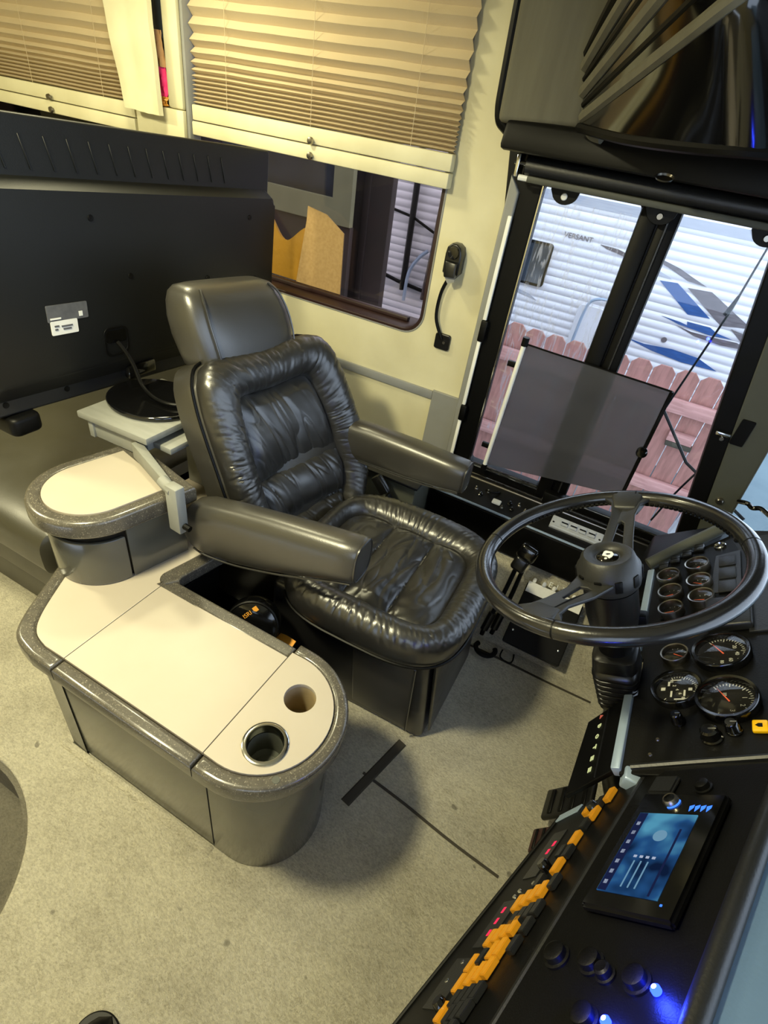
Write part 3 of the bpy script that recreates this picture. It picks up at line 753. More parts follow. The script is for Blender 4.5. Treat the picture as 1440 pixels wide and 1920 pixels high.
for k, r_ in ((.0, .010), (.345, .013), (.48, .007), (.62, .014), (.75, .007), (.88, .014), (1.0, .010)):
    obj('ridge', tube([face(t/24, k) + Vector((-.006, -.006, 0)) for t in range(25)], r_, 8), 'black' if r_ < .012 else 'olivepanel', oh)
obj('end_post', tube(catmull([(-.345, 1.585, 1.97), (-.338, 1.582, 1.70), (-.325, 1.575, 1.56), (-.300, 1.565, 1.520), (-.27, 1.555, 1.512)], 8), .014, 8), 'olivepanel', oh)
obj('reading_light', lathe([(.020, 0), (.018, .004), (.010, .005), (0, .005)], 20, basis((-.105, 1.50, 1.462), (1, 0, 0), (0, -1, -.35))), 'chromedark', oh)

# ================================================================== SOFA AND TELEVISION
so = thing('sofa', 'long dark olive leather sofa under the television at far left', 'sofa', (-2.3, 1.2, 0))
def bar(x0, x1, y0, y1, z0, z1, r, m, nm, parent):
    return obj(nm, box((x0, y0, z0), (x1, y1, z1), r, 4), m, parent)
bar(-3.6, -1.19, .655, 1.70, .0, .13, .01, 'sofa', 'plinth', so)
bar(-3.6, -1.19, .640, 1.70, .135, .265, .012, 'sofa', 'front_panel', so)
def cushion(x0, x1, y0, y1, z0, z1, nm, sd, par, m='sofa'):
    def f(a, b):
        an = a*2*PI; c, s = math.cos(an), math.sin(an)
        e = .28
        px = math.copysign(abs(c)**e, c); pz = math.copysign(abs(s)**.55, s)
        y = y0+(y1-y0)*(px*.5+.5); z = z0+(z1-z0)*(pz*.5+.5)
        x = x0+(x1-x0)*b
        if z > (z0+z1)/2:
            z += .010*noise.noise(Vector((x*5, y*4, sd)))+.012*abs(noise.noise(Vector((x*2+y*6, y*2, sd+4))))
        t = min(b, 1-b)*(x1-x0)
        k = 1-.35*(1-min(1, t/.04))**2
        return (x, (y-(y0+y1)/2)*k+(y0+y1)/2, (z-(z0+z1)/2)*k+(z0+z1)/2)
    me = grid(f, 56, 60, closeu=True)
    return obj(nm, me, m, par)
cushion(-2.45, -1.20, .585, 1.45, .275, .455, 'seat_cushion', 1, so)
cushion(-3.58, -2.46, .585, 1.45, .275, .455, 'seat_cushion', 6, so)
def bolster(a, b):
    an = a*2*PI; y = .80+.62*b
    rr = 1-.5*abs(2*b-1)**8
    return (-1.335+.115*rr*math.cos(an), y, .455+.055*rr*math.sin(an)+.006*noise.noise(Vector((a*4, y*9, 2))))
obj('armrest', grid(bolster, 28, 30, closeu=True), 'sofa', so)
bar(-3.6, -1.42, 1.42, 1.70, .27, .80, .05, 'sofa', 'back_cushion', so)

tv = thing('television', 'large flat television seen from behind, standing across the sofa', 'television', (-1.33, 1.15, .74))
# local frame of the set: x = along the wall direction y, y = up, z = towards the camera (+x)
TM = Matrix.Translation((-1.33, 1.150, 1.050)) @ Matrix.Rotation(R(-3.6), 4, 'X') @ basis((0, 0, 0), (0, 1, 0), (0, 0, 1))
hw, hh = .527, .318
obj('frame', plate([rrect(-hw, -hh, hw, hh, .012)], .028, TM @ Matrix.Translation((0, 0, -.028)), .004), 'tvback', tv)
obj('screen', plate([rrect(-hw+.01, -hh+.02, hw-.01, hh-.01, .004)], .002, TM @ Matrix.Translation((0, 0, -.031))), 'blackgloss', tv)
def hump():
    bm = bmesh.new()
    A = rrect(-hw+.004, -hh+.006, hw-.002, .205, .02); B = rrect(-hw+.022, -hh+.085, hw-.012, .185, .02)
    va = [bm.verts.new((p[0], p[1], 0)) for p in A]; vb = [bm.verts.new((p[0], p[1], .042)) for p in B]
    n = len(va)
    for i in range(n): bm.faces.new((va[i], va[(i+1) % n], vb[(i+1) % n], vb[i]))
    bm.faces.new(vb)
    bmesh.ops.bevel(bm, geom=[e for e in bm.edges if all(v in vb for v in e.verts)], offset=.008, segments=3, affect='EDGES')
    return frm(bm, TM)
obj('back_cover', hump(), 'tvback', tv)
obj('lower_band', plate([rrect(-hw+.006, -hh+.004, hw-.006, -hh+.078, .010)], .020, TM, .006), 'dashpad', tv)
for k in range(18):
    x = -hw+.05+k*.056
    obj('vent_rib', box((-.0022, -.034, 0), (.0022, .034, .0022), .0008, 1, TM @ Matrix.Translation((x, .250, 0)) @ Matrix.Rotation(R(14), 4, 'Z')), 'tvback', tv)
    if k > 13: break
for (x, y, z) in ((-.48, -.283, .021), (-.318, -.283, .021), (.10, -.283, .021), (-.10, -.01, .043), (.385, .13, .043), (.19, -.04, .043), (.42, -.06, .043), (-.20, .13, .043)):
    obj('screw_hole', lathe([(.008, 0), (.0075, .0015), (.004, .0015), (0, .0005)], 12, TM @ Matrix.Translation((x, y, z-.0005))), 'black', tv)
lb = obj('rating_plate', plate([rrect(-.352, -.098, -.242, -.058, .003)], .0015, TM @ Matrix.Translation((0, 0, .042))), 'labelgrey', tv)
obj('label', plate([rrect(-.347, -.130, -.275, -.096, .003)], .0015, TM @ Matrix.Translation((0, 0, .0425))), 'label', tv)
for j, (x0, x1, y) in enumerate(((-.338, -.326, -.108), (-.338, -.330, -.116), (-.320, -.290, -.110), (-.316, -.294, -.117), (-.346, -.318, -.090))):
    obj('print_line', box((x0, y-.002, 0), (x1, y+.002, .0008), 0, 1, TM @ Matrix.Translation((0, 0, .0442))), 'labelgrey' if j < 4 else 'label', tv)
obj('print_block', box((-.268, -.092, 0), (-.258, -.080, .0008), 0, 1, TM @ Matrix.Translation((0, 0, .0437))), 'label', tv)
obj('socket_recess', plate([rrect(-.205, -.215, -.125, -.135, .02), rrect(-.198, -.208, -.132, -.142, .018)], .003, TM @ Matrix.Translation((0, 0, .041)), .001), 'black', tv)
obj('socket', plate([rrect(-.198, -.178, -.132, -.145, .01)], .002, TM @ Matrix.Translation((0, 0, .0415))), 'blackgloss', tv)
obj('port_panel', plate([rrect(.06, -.20, .26, -.09, .01)], .003, TM @ Matrix.Translation((0, 0, .041))), 'black', tv)
obj('stand_neck', box((-1.335, 1.00, .760), (-1.290, 1.10, .80), .008), 'blackgloss', tv)
obj('foot', plate([rrect(-1.385, .64, -1.285, .72, .02)], .05, Matrix.Translation((0, 0, .715)), .012), 'black', tv)
obj('stand_base', plate([[(-1.160+.135*math.cos(2*PI*k/40), .965+.115*math.sin(2*PI*k/40)) for k in range(40)]], .014, Matrix.Translation((0, 0, .7485)), .005), 'blackgloss', tv)
obj('power_cable', tube(catmull([(-1.283, .972, .885), (-1.262, .975, .865), (-1.235, .975, .83), (-1.20, .965, .785), (-1.14, .95, .772), (-1.08, .955, .771), (-1.03, 1.00, .770)], 8), .0055, 8), 'black', label='black power cable drooping from the television back', cat='cable')

# grey painted riser under the television foot, standing on the back of the drawer cabinet
gs = thing('riser_shelf', 'small grey painted wooden riser with long rail under the television stand', 'shelf', (-1.13, .95, .675))
def hx(x0, x1, y0, y1, z0, z1, sk=.0, b=.003): return hexa([(x0, y0, z0), (x1, y0+sk, z0), (x1, y1+sk, z0), (x0, y1, z0), (x0, y0, z1), (x1, y0+sk, z1), (x1, y1+sk, z1), (x0, y1, z1)], b)
obj('top', hx(-1.262, -1.020, .795, 1.09, .728, .748, .012, .004), 'greywood', gs)
obj('front_board', hx(-1.235, -1.060, .812, .826, .675, .727, .006), 'greywood', gs)
obj('corner_block', box((-1.240, .806, .675), (-1.222, .830, .727), .002), 'greywood', gs)
obj('end_board', box((-1.062, .832, .690), (-1.048, 1.06, .727), .002), 'greywood', gs)
obj('back_board', box((-1.135, 1.040, .4515), (-1.020, 1.056, .727), .002), 'greywood', gs)
obj('lower_shelf', box((-1.048, .850, .694), (-.985, 1.02, .712), .003), 'greywood', gs)
obj('rail', hexa([(-1.070, .800, .677), (-.850, .722, .674), (-.846, .738, .674), (-1.066, .826, .677), (-1.070, .800, .722), (-.850, .722, .712), (-.846, .738, .712), (-1.066, .826, .722)], .003), 'greywood', gs)
obj('rail_post', hexa([(-.868, .716, .590), (-.828, .713, .590), (-.825, .740, .590), (-.865, .743, .590), (-.868, .716, .725), (-.828, .713, .725), (-.825, .740, .725), (-.865, .743, .725)], .004), 'greywood', gs)
obj('post_cap', tube([(-.850, .727, .708), (-.895, .737, .714)], .015, 10), 'greywood', gs)
obj('post_hook', tube([(-.826, .727, .612), (-.808, .727, .610)], .008, 8), 'black', gs)

# ================================================================== CENTRE CONSOLE
co = thing('console', 'long grey console with rounded end, cream top and dark granite rim', 'console', (-.7, .53, 0))
def seg(pts): return pts
ZT = .45
SA, SB = -.850, -.452        # lid seams
semi_o = arc(-.415, .525, .180, -90, 90, 28); semi_i = arc(-.415, .525, .147, -90, 90, 28)
right_rim = [(SB+.0015, .345)]+semi_o+[(SB+.0015, .705)]+[(SB+.0015, .672)]+semi_i[::-1]+[(SB+.0015, .378)]
lf_o = catmull([(-.92, .345, 0), (-.985, .360, 0), (-1.025, .400, 0), (-1.075, .490, 0), (-1.15, .640, 0), (-1.185, .78, 0)], 6)
lf_i = catmull([(-.91, .378, 0), (-.955, .390, 0), (-.992, .425, 0), (-1.040, .505, 0), (-1.11, .64, 0), (-1.16, .78, 0)], 6)
left_rim = [(SA-.0015, .345)]+[(p[0], p[1]) for p in lf_o]+[(p[0], p[1]) for p in lf_i[::-1]]+[(SA-.0015, .378)]
well_o = [(SA-.0015, .655)]+arc(-.846, .688, .033, 270, 180, 8)+[(-.845, .845), (-.805, .845), (-.832, .705), (-.826, .690), (SA-.0015+.02, .685)]
def rimsec(nm, pts): return obj(nm, plate([pts], .050, Matrix.Translation((0, 0, ZT-.050)), .0105, 4), 'rim', co)
rimsec('end_rim', right_rim); rimsec('corner_rim', left_rim)
rimsec('lid_rim', [(SA+.0015, .345), (SB-.0015, .345), (SB-.0015, .378), (SA+.0015, .378)])
obj('lid_back_rim', plate([[(SA+.0015, .652), (SB-.0015, .655), (SB-.0015, .690), (SA+.0015, .688)]], .040, Matrix.Translation((0, 0, ZT-.044)), .006), 'rim', co)
obj('well_shade', plate([[(-.834, .670), (-.456, .670), (-.456, .845), (-.834, .850)]], .010, Matrix.Translation((0, 0, .0005))), 'black', co)  # black sheet laid over the carpet so the gap reads as shaded
obj('well_rim', plate([well_o], .04, Matrix.Translation((0, 0, ZT-.038)), .006), 'rim', co)
lamL = [(SA-.001, .379)]+[(p[0], p[1]) for p in lf_i]+[(-1.14, 1.07), (-1.0, 1.07), (-1.0, .845), (-.846, .845)]+arc(-.846, .688, .032, 180, 270, 8)+[(SA-.001, .654)]
C1, C2 = (-.362, .458), (-.365, .582)
obj('laminate_top', plate([lamL], .012, Matrix.Translation((0, 0, ZT-.0115)), .0008), 'lam', co)
obj('lid_panel', plate([[(SA+.001, .379), (SB-.001, .379), (SB-.001, .654), (SA+.001, .651)]], .012, Matrix.Translation((0, 0, ZT-.0115)), .0008), 'lam', co)
obj('cup_panel', plate([[(SB+.001, .379)]+semi_i+[(SB+.001, .671)], circ(*C1, .040), circ(*C2, .0355)], .012, Matrix.Translation((0, 0, ZT-.0115)), .0008), 'lam', co)
cp = obj('cup_holder', lathe([(.0475, ZT), (.0475, ZT+.003), (.044, ZT+.005), (.0385, ZT+.0045), (.0375, ZT-.002), (.0365, ZT-.09), (.030, ZT-.095), (0, ZT-.095)], 40, Matrix.Translation((C1[0], C1[1], 0))), 'chrome', co, label='chrome-rimmed cup holder')
obj('cup_base', lathe([(0, ZT-.0935), (.028, ZT-.0935), (.0365, ZT-.085), (.0364, ZT-.02)], 32, Matrix.Translation((C1[0], C1[1], 0))), 'pillar', cp)
obj('cup_hole', lathe([(.0358, ZT-.001), (.0356, ZT-.012), (.0356, ZT-.10), (0, ZT-.10)], 36, Matrix.Translation((C2[0], C2[1], 0))), 'laminner', co, label='empty cup hole lined with tan board')
obj('rim_patch', lathe([(0, .0008), (.0075, .0008), (.008, 0)], 14, Matrix.Translation((-.300, .412, ZT))), 'pillar', co)
# body under the rim
bo = arc(-.412, .525, .147, -90, 90, 28)
GB, GA = -.454, -.953
obj('end_body', plate([[(GB+.002, .378)]+bo+[(GB+.002, .672)], circ(*C1, .042, 24), circ(*C2, .0375, 24)], .403, None, .003), 'cons', co)
obj('door_panel', plate([[(GA+.006, .3775), (GB-.002, .3775), (GB-.002, .392), (GA+.006, .392)]], .390, Matrix.Translation((0, 0, .012)), .002), 'cons', co)
obj('carcass', plate([[(GA-.004, .383), (GB+.004, .383), (GB+.004, .668), (-.835, .668), (-.835, .84), (-1.0, .84), (-1.0, 1.07), (-1.15, 1.07), (-1.15, .72), (-1.05, .48), (-.985, .40)]], .400, None, .002), 'black', co)
obj('corner_body', plate([[(GA-.002, .378)]+[(p[0]*1.0+.022, p[1]+.030) for p in lf_o]+[(-1.14, 1.06), (-1.004, 1.06), (-1.004, .84), (GA-.002, .84)]], .403, None, .003), 'cons', co)

# round drawer cabinet standing on the console
ca = thing('drawer_cabinet', 'round-fronted grey drawer cabinet with cream top standing on the console', 'cabinet', (-1.03, .70, .45))
cc = Vector((-1.045, .655, 0)); ax = Vector((.22, .975, 0)).normalized(); sx = Vector((ax.y, -ax.x, 0))
def stad(r, L=.165, n=36, a0=180, a1=360):
    """half stadium: round front, straight sides along ax"""
    pts = []
    for k in range(n+1):
        a = R(a0+(a1-a0)*k/n); p = cc+sx*(r*math.cos(a))+ax*(r*math.sin(a)); pts.append((p.x, p.y))
    if a1 == 360: p = cc+sx*r+ax*L; pts.append((p.x, p.y))
    if a0 == 180: p = cc-sx*r+ax*L; pts.append((p.x, p.y))
    return pts
obj('carcass', plate([stad(.110)], .172, Matrix.Translation((0, 0, .4520)), .002), 'black', ca)
def shell(ro, ri, a0, a1, n=30):
    o_, i_ = [], []
    for k in range(n+1):
        a = R(a0+(a1-a0)*k/n)
        for r, l in ((ro, o_), (ri, i_)):
            p = cc+sx*(r*math.cos(a))+ax*(r*math.sin(a)); l.append((p.x, p.y))
    return o_+i_[::-1]
obj('drawer_front', plate([shell(.119, .109, 183, 362)], .136, Matrix.Translation((0, 0, .4520)), .003), 'cons', ca, label='curved drawer front')
q0 = cc+sx*.119+ax*.010; q1 = cc+sx*.119+ax*.165; q2 = cc+sx*.109+ax*.165; q3 = cc+sx*.109+ax*.010
obj('side_panel', plate([[(q0.x, q0.y), (q1.x, q1.y), (q2.x, q2.y), (q3.x, q3.y)]], .170, Matrix.Translation((0, 0, .4520)), .002), 'cons', ca)
p0 = cc-sx*.119; p1_ = cc-sx*.119+ax*.165; p2_ = cc-sx*.109+ax*.165; p3 = cc-sx*.109
obj('side_panel', plate([[(p0.x, p0.y), (p3.x, p3.y), (p2_.x, p2_.y), (p1_.x, p1_.y)]], .170, Matrix.Translation((0, 0, .4520)), .002), 'cons', ca)
obj('rim', plate([stad(.145, .190), stad(.108, .135)], .050, Matrix.Translation((0, 0, .622)), .0115, 4), 'rim', ca)
obj('laminate_top', plate([stad(.109, .136)], .012, Matrix.Translation((0, 0, .6605)), .0008), 'lam', ca)
# folded black bellows between sofa and console
obj('leather_gusset', tube(catmull([(-1.150, .62, .34), (-1.135, .575, .355), (-1.115, .50, .33), (-1.075, .44, .28)], 6), [.03]*18+[.012], 10), 'sofa', label='short dark leather roll tucked between sofa and console corner', cat='leather roll')

# things in the gap behind the console
bt = thing('seat_bellows', 'black round seat suspension housing with orange maker lettering in the console gap', 'housing', (-.68, .89, .0))
BM = basis((-.648, .770, .332), (.86, .50, .05), (-.30, .42, .86))
obj('drum', lathe([(0, .05), (.042, .049), (.066, .040), (.073, .022), (.073, -.01), (.064, -.035), (.05, -.045)], 40, BM), 'blackgloss', bt)
obj('edge_ring', tube([BM @ Vector((.068*math.cos(R(a)), .068*math.sin(R(a)), .038)) for a in range(0, 360, 10)], .004, 6, closed=True), 'black', bt)
obj('bracket', box((-.69, .750, .0115), (-.585, .830, .250), .01), 'black', bt)
obj('lettering', text('ISRI', .0165, BM @ Matrix.Translation((-.010, .036, .0485)) @ Matrix.Rotation(R(38), 4, 'Z'), .001), 'orange', bt, smooth=False)
obj('lettering_bar', box((.019, -.007, 0), (.032, .007, .001), 0, 1, BM @ Matrix.Translation((-.010, .036, .0462)) @ Matrix.Rotation(R(38), 4, 'Z')), 'orange', bt)
obj('orange_tag', solid(grid(lambda a, b: (-.600+.060*a, .778+.050*b-.01*a, .262+.018*a*b+.003*math.sin(a*4)), 8, 8), .003), 'orange', label='orange tag lying in the gap beside the seat base', cat='tag')
obj('brown_strap', tube(catmull([(-.80, .76, .026), (-.785, .79, .04), (-.77, .815, .032), (-.76, .83, .026)], 6), .014, 8, flat=.4), 'cardboard', label='brown strap lying on the floor of the console gap', cat='strap')

# ================================================================== DRIVER'S SEAT
SO = Vector((-.40, 1.10, 0)); ST = R(2)
SF = Vector((math.cos(ST), math.sin(ST), 0)); SL = Vector((-math.sin(ST), math.cos(ST), 0)); SZ = Vector((0, 0, 1))
def sw(a, b, z): return SO+SF*a+SL*b+SZ*z
seat = thing('driver_seat', 'black leather driver seat with headrest and two armrests behind the steering wheel', 'seat', SO, ST)

def polar(poly, cx, cy, n):
    """radii of a closed polygon seen from (cx, cy)"""
    out = []
    m = len(poly)
    for k in range(n):
        an = 2*PI*k/n; d = (math.cos(an), math.sin(an)); best = None
        for i in range(m):
            x1, y1 = poly[i][0]-cx, poly[i][1]-cy; x2, y2 = poly[(i+1) % m][0]-cx, poly[(i+1) % m][1]-cy
            ex, ey = x2-x1, y2-y1; den = d[0]*ey-d[1]*ex
            if abs(den) < 1e-12: continue
            t = (x1*ey-y1*ex)/den; u = (x1*d[1]-y1*d[0])/den
            if t > 0 and -1e-6 <= u <= 1+1e-6: best = t if best is None else min(best, t)
        out.append((d, best or .01))
    return out
def pillow(outer, inner, ctr, n, fin, fbol, nin, nbol, mapf, phi1=1.30):
    """upholstered pad: an inner panel and a rolled bolster around it"""
    po = polar(outer, *ctr, n); pi_ = polar(inner, *ctr, n)
    bm = bmesh.new(); rows = []
    for j in range(1, nin+1):
        r = j/nin; row = []
        for k in range(n):
            d, ri = pi_[k]; x = ctr[0]+d[0]*ri*r; y = ctr[1]+d[1]*ri*r
            row.append(bm.verts.new(mapf(x, y, fin(x, y, r))))
        rows.append(row)
    c = bm.verts.new(mapf(ctr[0], ctr[1], fin(ctr[0], ctr[1], 0)))
    for k in range(n): bm.faces.new((c, rows[0][k], rows[0][(k+1) % n]))
    for j in range(1, nbol+1):
        ph = PI*phi1*j/nbol; row = []
        for k in range(n):
            d, ri = pi_[k]; ro = po[k][1]
            t = (1-math.cos(ph))/2
            rad, h = fbol(k/n, ph, ri, ro, t, d)
            row.append(bm.verts.new(mapf(ctr[0]+d[0]*rad, ctr[1]+d[1]*rad, h)))
        rows.append(row)
    for A, B in zip(rows[:-1], rows[1:]):
        for k in range(n): bm.faces.new((A[k], A[(k+1) % n], B[(k+1) % n], B[k]))
    bm.faces.new(rows[-1][::-1])
    return frm(bm)
def gather(th, ph, k, sd, sharp=1.0):
    v = noise.noise(Vector((math.cos(th*2*PI)*k, math.sin(th*2*PI)*k, ph*.55+sd)))
    v2 = noise.noise(Vector((math.cos(th*2*PI)*k*2.3, math.sin(th*2*PI)*k*2.3, ph*1.1+sd+9)))
    return -(max(0, 1-abs(v)*4.0)**2)*1.0-(max(0, 1-abs(v2)*4.5)**2)*.55

def sup(a0, a1, b0, b1, e, n=60):
    out = []
    for k in range(n):
        t = 2*PI*k/n; c, s = math.cos(t), math.sin(t)
        out.append(((a0+a1)/2+(a1-a0)/2*math.copysign(abs(c)**(2/e), c), (b0+b1)/2+(b1-b0)/2*math.copysign(abs(s)**(2/e), s)))
    return out
# --- cushion
couter = sup(-.27, .288, -.292, .268, 3.4); cinner = sup(-.21, .198, -.205, .145, 6)
def cfin(x, y, r):
    # panel quilted in three pads across
    seams = (-.21, -.065, .070, .205)
    z = 0
    for s0, s1 in zip(seams[:-1], seams[1:]):
        if s0 <= x <= s1:
            t = (x-s0)/(s1-s0); z = math.sin(t*PI)**.45
    edge = 1-max(0, r-.80)/.20
    edge = max(0, edge)**.5
    wr = .0040*gather(x*.9+.2, y*9, 2.2, 3)+.003*noise.noise(Vector((x*14+y*6, y*22, 5)))
    return .455+.022*z*edge+wr*edge
def cbol(th, ph, ri, ro, t, d):
    H = .047 if ph < PI else .052
    g = .0034*gather(th, ph, 15.0, 1.0)*(abs(math.sin(min(ph, PI)))**.3)*(.35+.65*abs(math.cos(ph)))
    front = max(0, d[0])
    z = .452+(H-.008*front)*math.sin(ph)+g
    if ph > PI: z = .452-.075*math.sin(ph-PI)/math.sin(.3*PI)
    rad = ri+(ro-ri)*t+g*.8*t
    return rad, z
obj('seat_cushion', pillow(couter, cinner, (0, -.03), 420, cfin, cbol, 64, 30, lambda a, b, z: sw(a, b, z)), 'leather', seat)
obj('cushion_piping', tube([sw(p[0]*.985, p[1]*.985-.001, .392) for p in couter], .004, 6, closed=True), 'black', seat)

# --- back rest, reclined
PSI = R(22); BA, BZ = -.275, .445
def bw(b, h, n_):
    b = b*(1.06 if b > 0 else 1.0)+.042
    a = BA-math.sin(PSI)*h+math.cos(PSI)*n_; z = BZ+math.cos(PSI)*h+math.sin(PSI)*n_
    # hollow across: sides come forward
    a += .50*(b-.042)**2 + .16*b      # the back is turned a little towards the aisle
    return sw(a, b, z)
bo_pts = [(-.15, -.06), (.15, -.06), (.215, .02), (.250, .11), (.262, .20), (.258, .29), (.250, .38), (.240, .455), (.218, .520), (.165, .555), (0, .545), (-.165, .555), (-.216, .525), (-.236, .46), (-.244, .38), (-.248, .29), (-.252, .20), (-.245, .11), (-.215, .02)]
bi_pts = [(-.10, -.05), (.10, -.05), (.138, .02), (.166, .12), (.166, .20), (.158, .29), (.146, .38), (.134, .430), (.108, .444), (0, .437), (-.108, .444), (-.132, .430), (-.142, .38), (-.152, .29), (-.158, .20), (-.158, .12), (-.135, .02)]
bouter = [(p.x, p.y) for p in catmull([(x, y, 0) for x, y in bo_pts], 4, True)]
binner = [(p.x, p.y) for p in catmull([(x, y, 0) for x, y in bi_pts], 4, True)]
def bfin(b, h, r):
    seams = (-.06, .055, .205, .45); z = 0
    hh_ = h+.10*b*b-.0*b
    for s0, s1 in zip(seams[:-1], seams[1:]):
        if s0 <= hh_ <= s1:
            t = (hh_-s0)/(s1-s0); z = math.sin(t*PI)**.62
    edge = max(0, 1-max(0, r-.82)/.18)**.5
    wr = .005*gather(b*.8+h*.25+.3, h*4, 2.6, 5)+.006*noise.noise(Vector((b*15+h*5, h*5, 2)))
    return -.048+.031*z*edge+wr*edge
def bbol(th, ph, ri, ro, t, d):
    H = .045
    g = .0040*gather(th, ph, 16.0, 4.0)*(abs(math.sin(min(ph, PI)))**.25)*(.4+.6*abs(math.cos(ph)))
    n_ = -.048+H*math.sin(ph)+g
    if ph > PI: n_ = -.048-.05*math.sin(ph-PI)/math.sin(.3*PI)
    return ri+(ro-ri)*t+g*.6*t, n_
obj('backrest', pillow(bouter, binner, (0, .24), 420, bfin, bbol, 64, 30, bw), 'leather', seat)
# shell behind the pad
def shell_back():
    bm = bmesh.new(); rows = []
    for sc_, n_ in ((.93, -.06), (.985, -.075), (1.0, -.10), (.985, -.155), (.90, -.175), (.5, -.185)):
        rows.append([bm.verts.new(bw(p[0]*sc_, .24+(p[1]-.24)*sc_, n_)) for p in bouter])
    n = len(bouter)
    for A, B in zip(rows[:-1], rows[1:]):
        for k in range(n): bm.faces.new((A[k], A[(k+1) % n], B[(k+1) % n], B[k]))
    bm.faces.new(rows[0]); bm.faces.new(rows[-1][::-1])
    return frm(bm)
obj('back_shell', shell_back(), 'leather_plain', seat)
obj('back_piping', tube([bw(p[0]*1.004, .24+(p[1]-.24)*1.004, -.082) for p in bouter], .0035, 6, closed=True), 'black', seat)

def loft(levels, nu, mapf, e=3.0):
    """levels: (t, cx, cy, hx, hy) -> closed superellipse rings with domed ends"""
    bm = bmesh.new(); rings = []
    for (t, cx, cy, hx, hy) in levels:
        ring = []
        for k in range(nu):
            an = 2*PI*k/nu; c, s = math.cos(an), math.sin(an)
            ring.append(bm.verts.new(mapf(t, cx+hx*math.copysign(abs(c)**(2/e), c), cy+hy*math.copysign(abs(s)**(2/e), s))))
        rings.append(ring)
    for A, B in zip(rings[:-1], rings[1:]):
        for k in range(nu): bm.faces.new((A[k], A[(k+1) % nu], B[(k+1) % nu], B[k]))
    bm.faces.new(rings[0][::-1]); bm.faces.new(rings[-1])
    return frm(bm)
# --- head rest: a tall pad with winged sides
HA, HZ = -.505, .905
def hm(t, p, q):     # t height, p = across, q = depth (forward positive)
    return sw(HA+.010-.055*t/.22+q+.16*p, p+.030, HZ-.004+t*.87-.05*p)
hl = []
for t, k, kd in ((-.020, .80, .55), (-.012, .92, .85), (.0, .98, .98), (.03, 1.0, 1.06), (.08, 1.03, 1.10), (.13, 1.03, 1.05), (.17, .99, .95), (.195, .94, .82), (.210, .87, .62), (.217, .74, .38)):
    hl.append((t, 0, -.065, .158*k, .066*kd))
obj('headrest', loft(hl, 64, hm, 4.2), 'leather_plain', seat)
for s_ in (-1, 1):
    obj('headrest_piping', tube(catmull([hm(t, s_*.130*k, -.065+.0655*kd) for t, k, kd in ((-.012, .95, .87), (.03, 1.0, 1.06), (.08, 1.03, 1.10), (.13, 1.03, 1.05), (.17, .99, .95), (.195, .94, .82), (.212, .85, .58))], 6), .0030, 6), 'leather', seat)

# --- arm rests
def armrest(b, toe, prof, tag_):
    """prof: (a, z centre, half height, half width)"""
    lv = []
    P = prof
    n = len(P)
    for i, (a, zc, hz_, wv) in enumerate(P): lv.append((a, b+toe*(a+.46), zc, wv, hz_))
    def f(t, p, q): return sw(t, p, q+.002*noise.noise(Vector((t*14, p*30, q*9))))
    o = obj('armrest', loft(lv, 40, f, 3.0), 'leather_plain', seat)
    a, zc, hz_, wv = P[-2]; bb = b+toe*(a+.46)
    ring = []
    for k in range(40):
        an = 2*PI*k/40; c, s = math.cos(an), math.sin(an)
        ring.append(sw(a, bb+wv*math.copysign(abs(c)**(2/3), c)*1.01, zc+hz_*math.copysign(abs(s)**(2/3), s)*1.01))
    obj('piping', tube(ring, .0032, 6, closed=True), 'leather', o)
    under = [sw(t, b+toe*(t+.46)-wv_*.72, zc_-hz__*.93) for (t, zc_, hz__, wv_) in P[2:-2]]
    obj('piping', tube(catmull(under, 4), .0028, 6), 'leather', o)
    return o
armrest(-.285, .03, [(-.492, .560, .030, .020), (-.485, .562, .052, .032), (-.46, .568, .074, .042), (-.42, .574, .086, .045), (-.33, .588, .090, .046), (-.22, .612, .084, .046), (-.12, .637, .073, .046), (-.04, .657, .062, .045), (.003, .667, .058, .045), (.012, .669, .052, .040), (.014, .669, .045, .034)], 'a')
armrest(.285, -.03, [(-.46, .615, .030, .022), (-.45, .615, .055, .036), (-.40, .618, .066, .043), (-.25, .628, .066, .044), (-.10, .632, .064, .044), (.02, .637, .056, .044), (.078, .641, .050, .043), (.088, .642, .045, .038), (.091, .642, .038, .032)], 'b')
for b, a0, z0 in ((-.245, -.36, .50), (.245, -.36, .55)):
    obj('arm_hinge', tube([sw(a0, b*1.10, z0+.03), sw(a0, b*.72, z0+.01)], .028, 14), 'black', seat)

# --- skirted base
bb_ = lambda a, b, z: tuple(sw(a, b, z))
obj('seat_base', hexa([bb_(-.30, -.20, 0), bb_(.255, -.195, 0), bb_(.272, .20, 0), bb_(-.30, .20, 0), bb_(-.27, -.225, .41), bb_(.215, -.225, .40), bb_(.225, .225, .40), bb_(-.27, .225, .41)], .018, 4), 'leather_crease', seat)
obj('skirt_flap', hexa([bb_(.02, -.216, .055), bb_(.205, -.214, .045), bb_(.205, -.204, .045), bb_(.02, -.206, .055), bb_(.00, -.236, .365), bb_(.190, -.236, .355), bb_(.190, -.222, .355), bb_(.00, -.222, .365)], .006, 3), 'leather_plain', seat)
obj('skirt_piping', tube([sw(.205, -.218, .045), sw(.192, -.238, .350), sw(.170, -.240, .362), sw(.0, -.240, .368)], .0035, 6), 'leather', seat)
obj('skirt_front', hexa([bb_(.262, -.17, .02), bb_(.272, .17, .02), bb_(.280, .17, .02), bb_(.270, -.17, .02), bb_(.225, -.20, .38), bb_(.232, .20, .38), bb_(.246, .20, .38), bb_(.239, -.20, .38)], .006, 3), 'leather', seat)
obj('swivel_mount', box((-.985, .872, .001), (-.705, 1.33, .24), .01), 'black', seat)
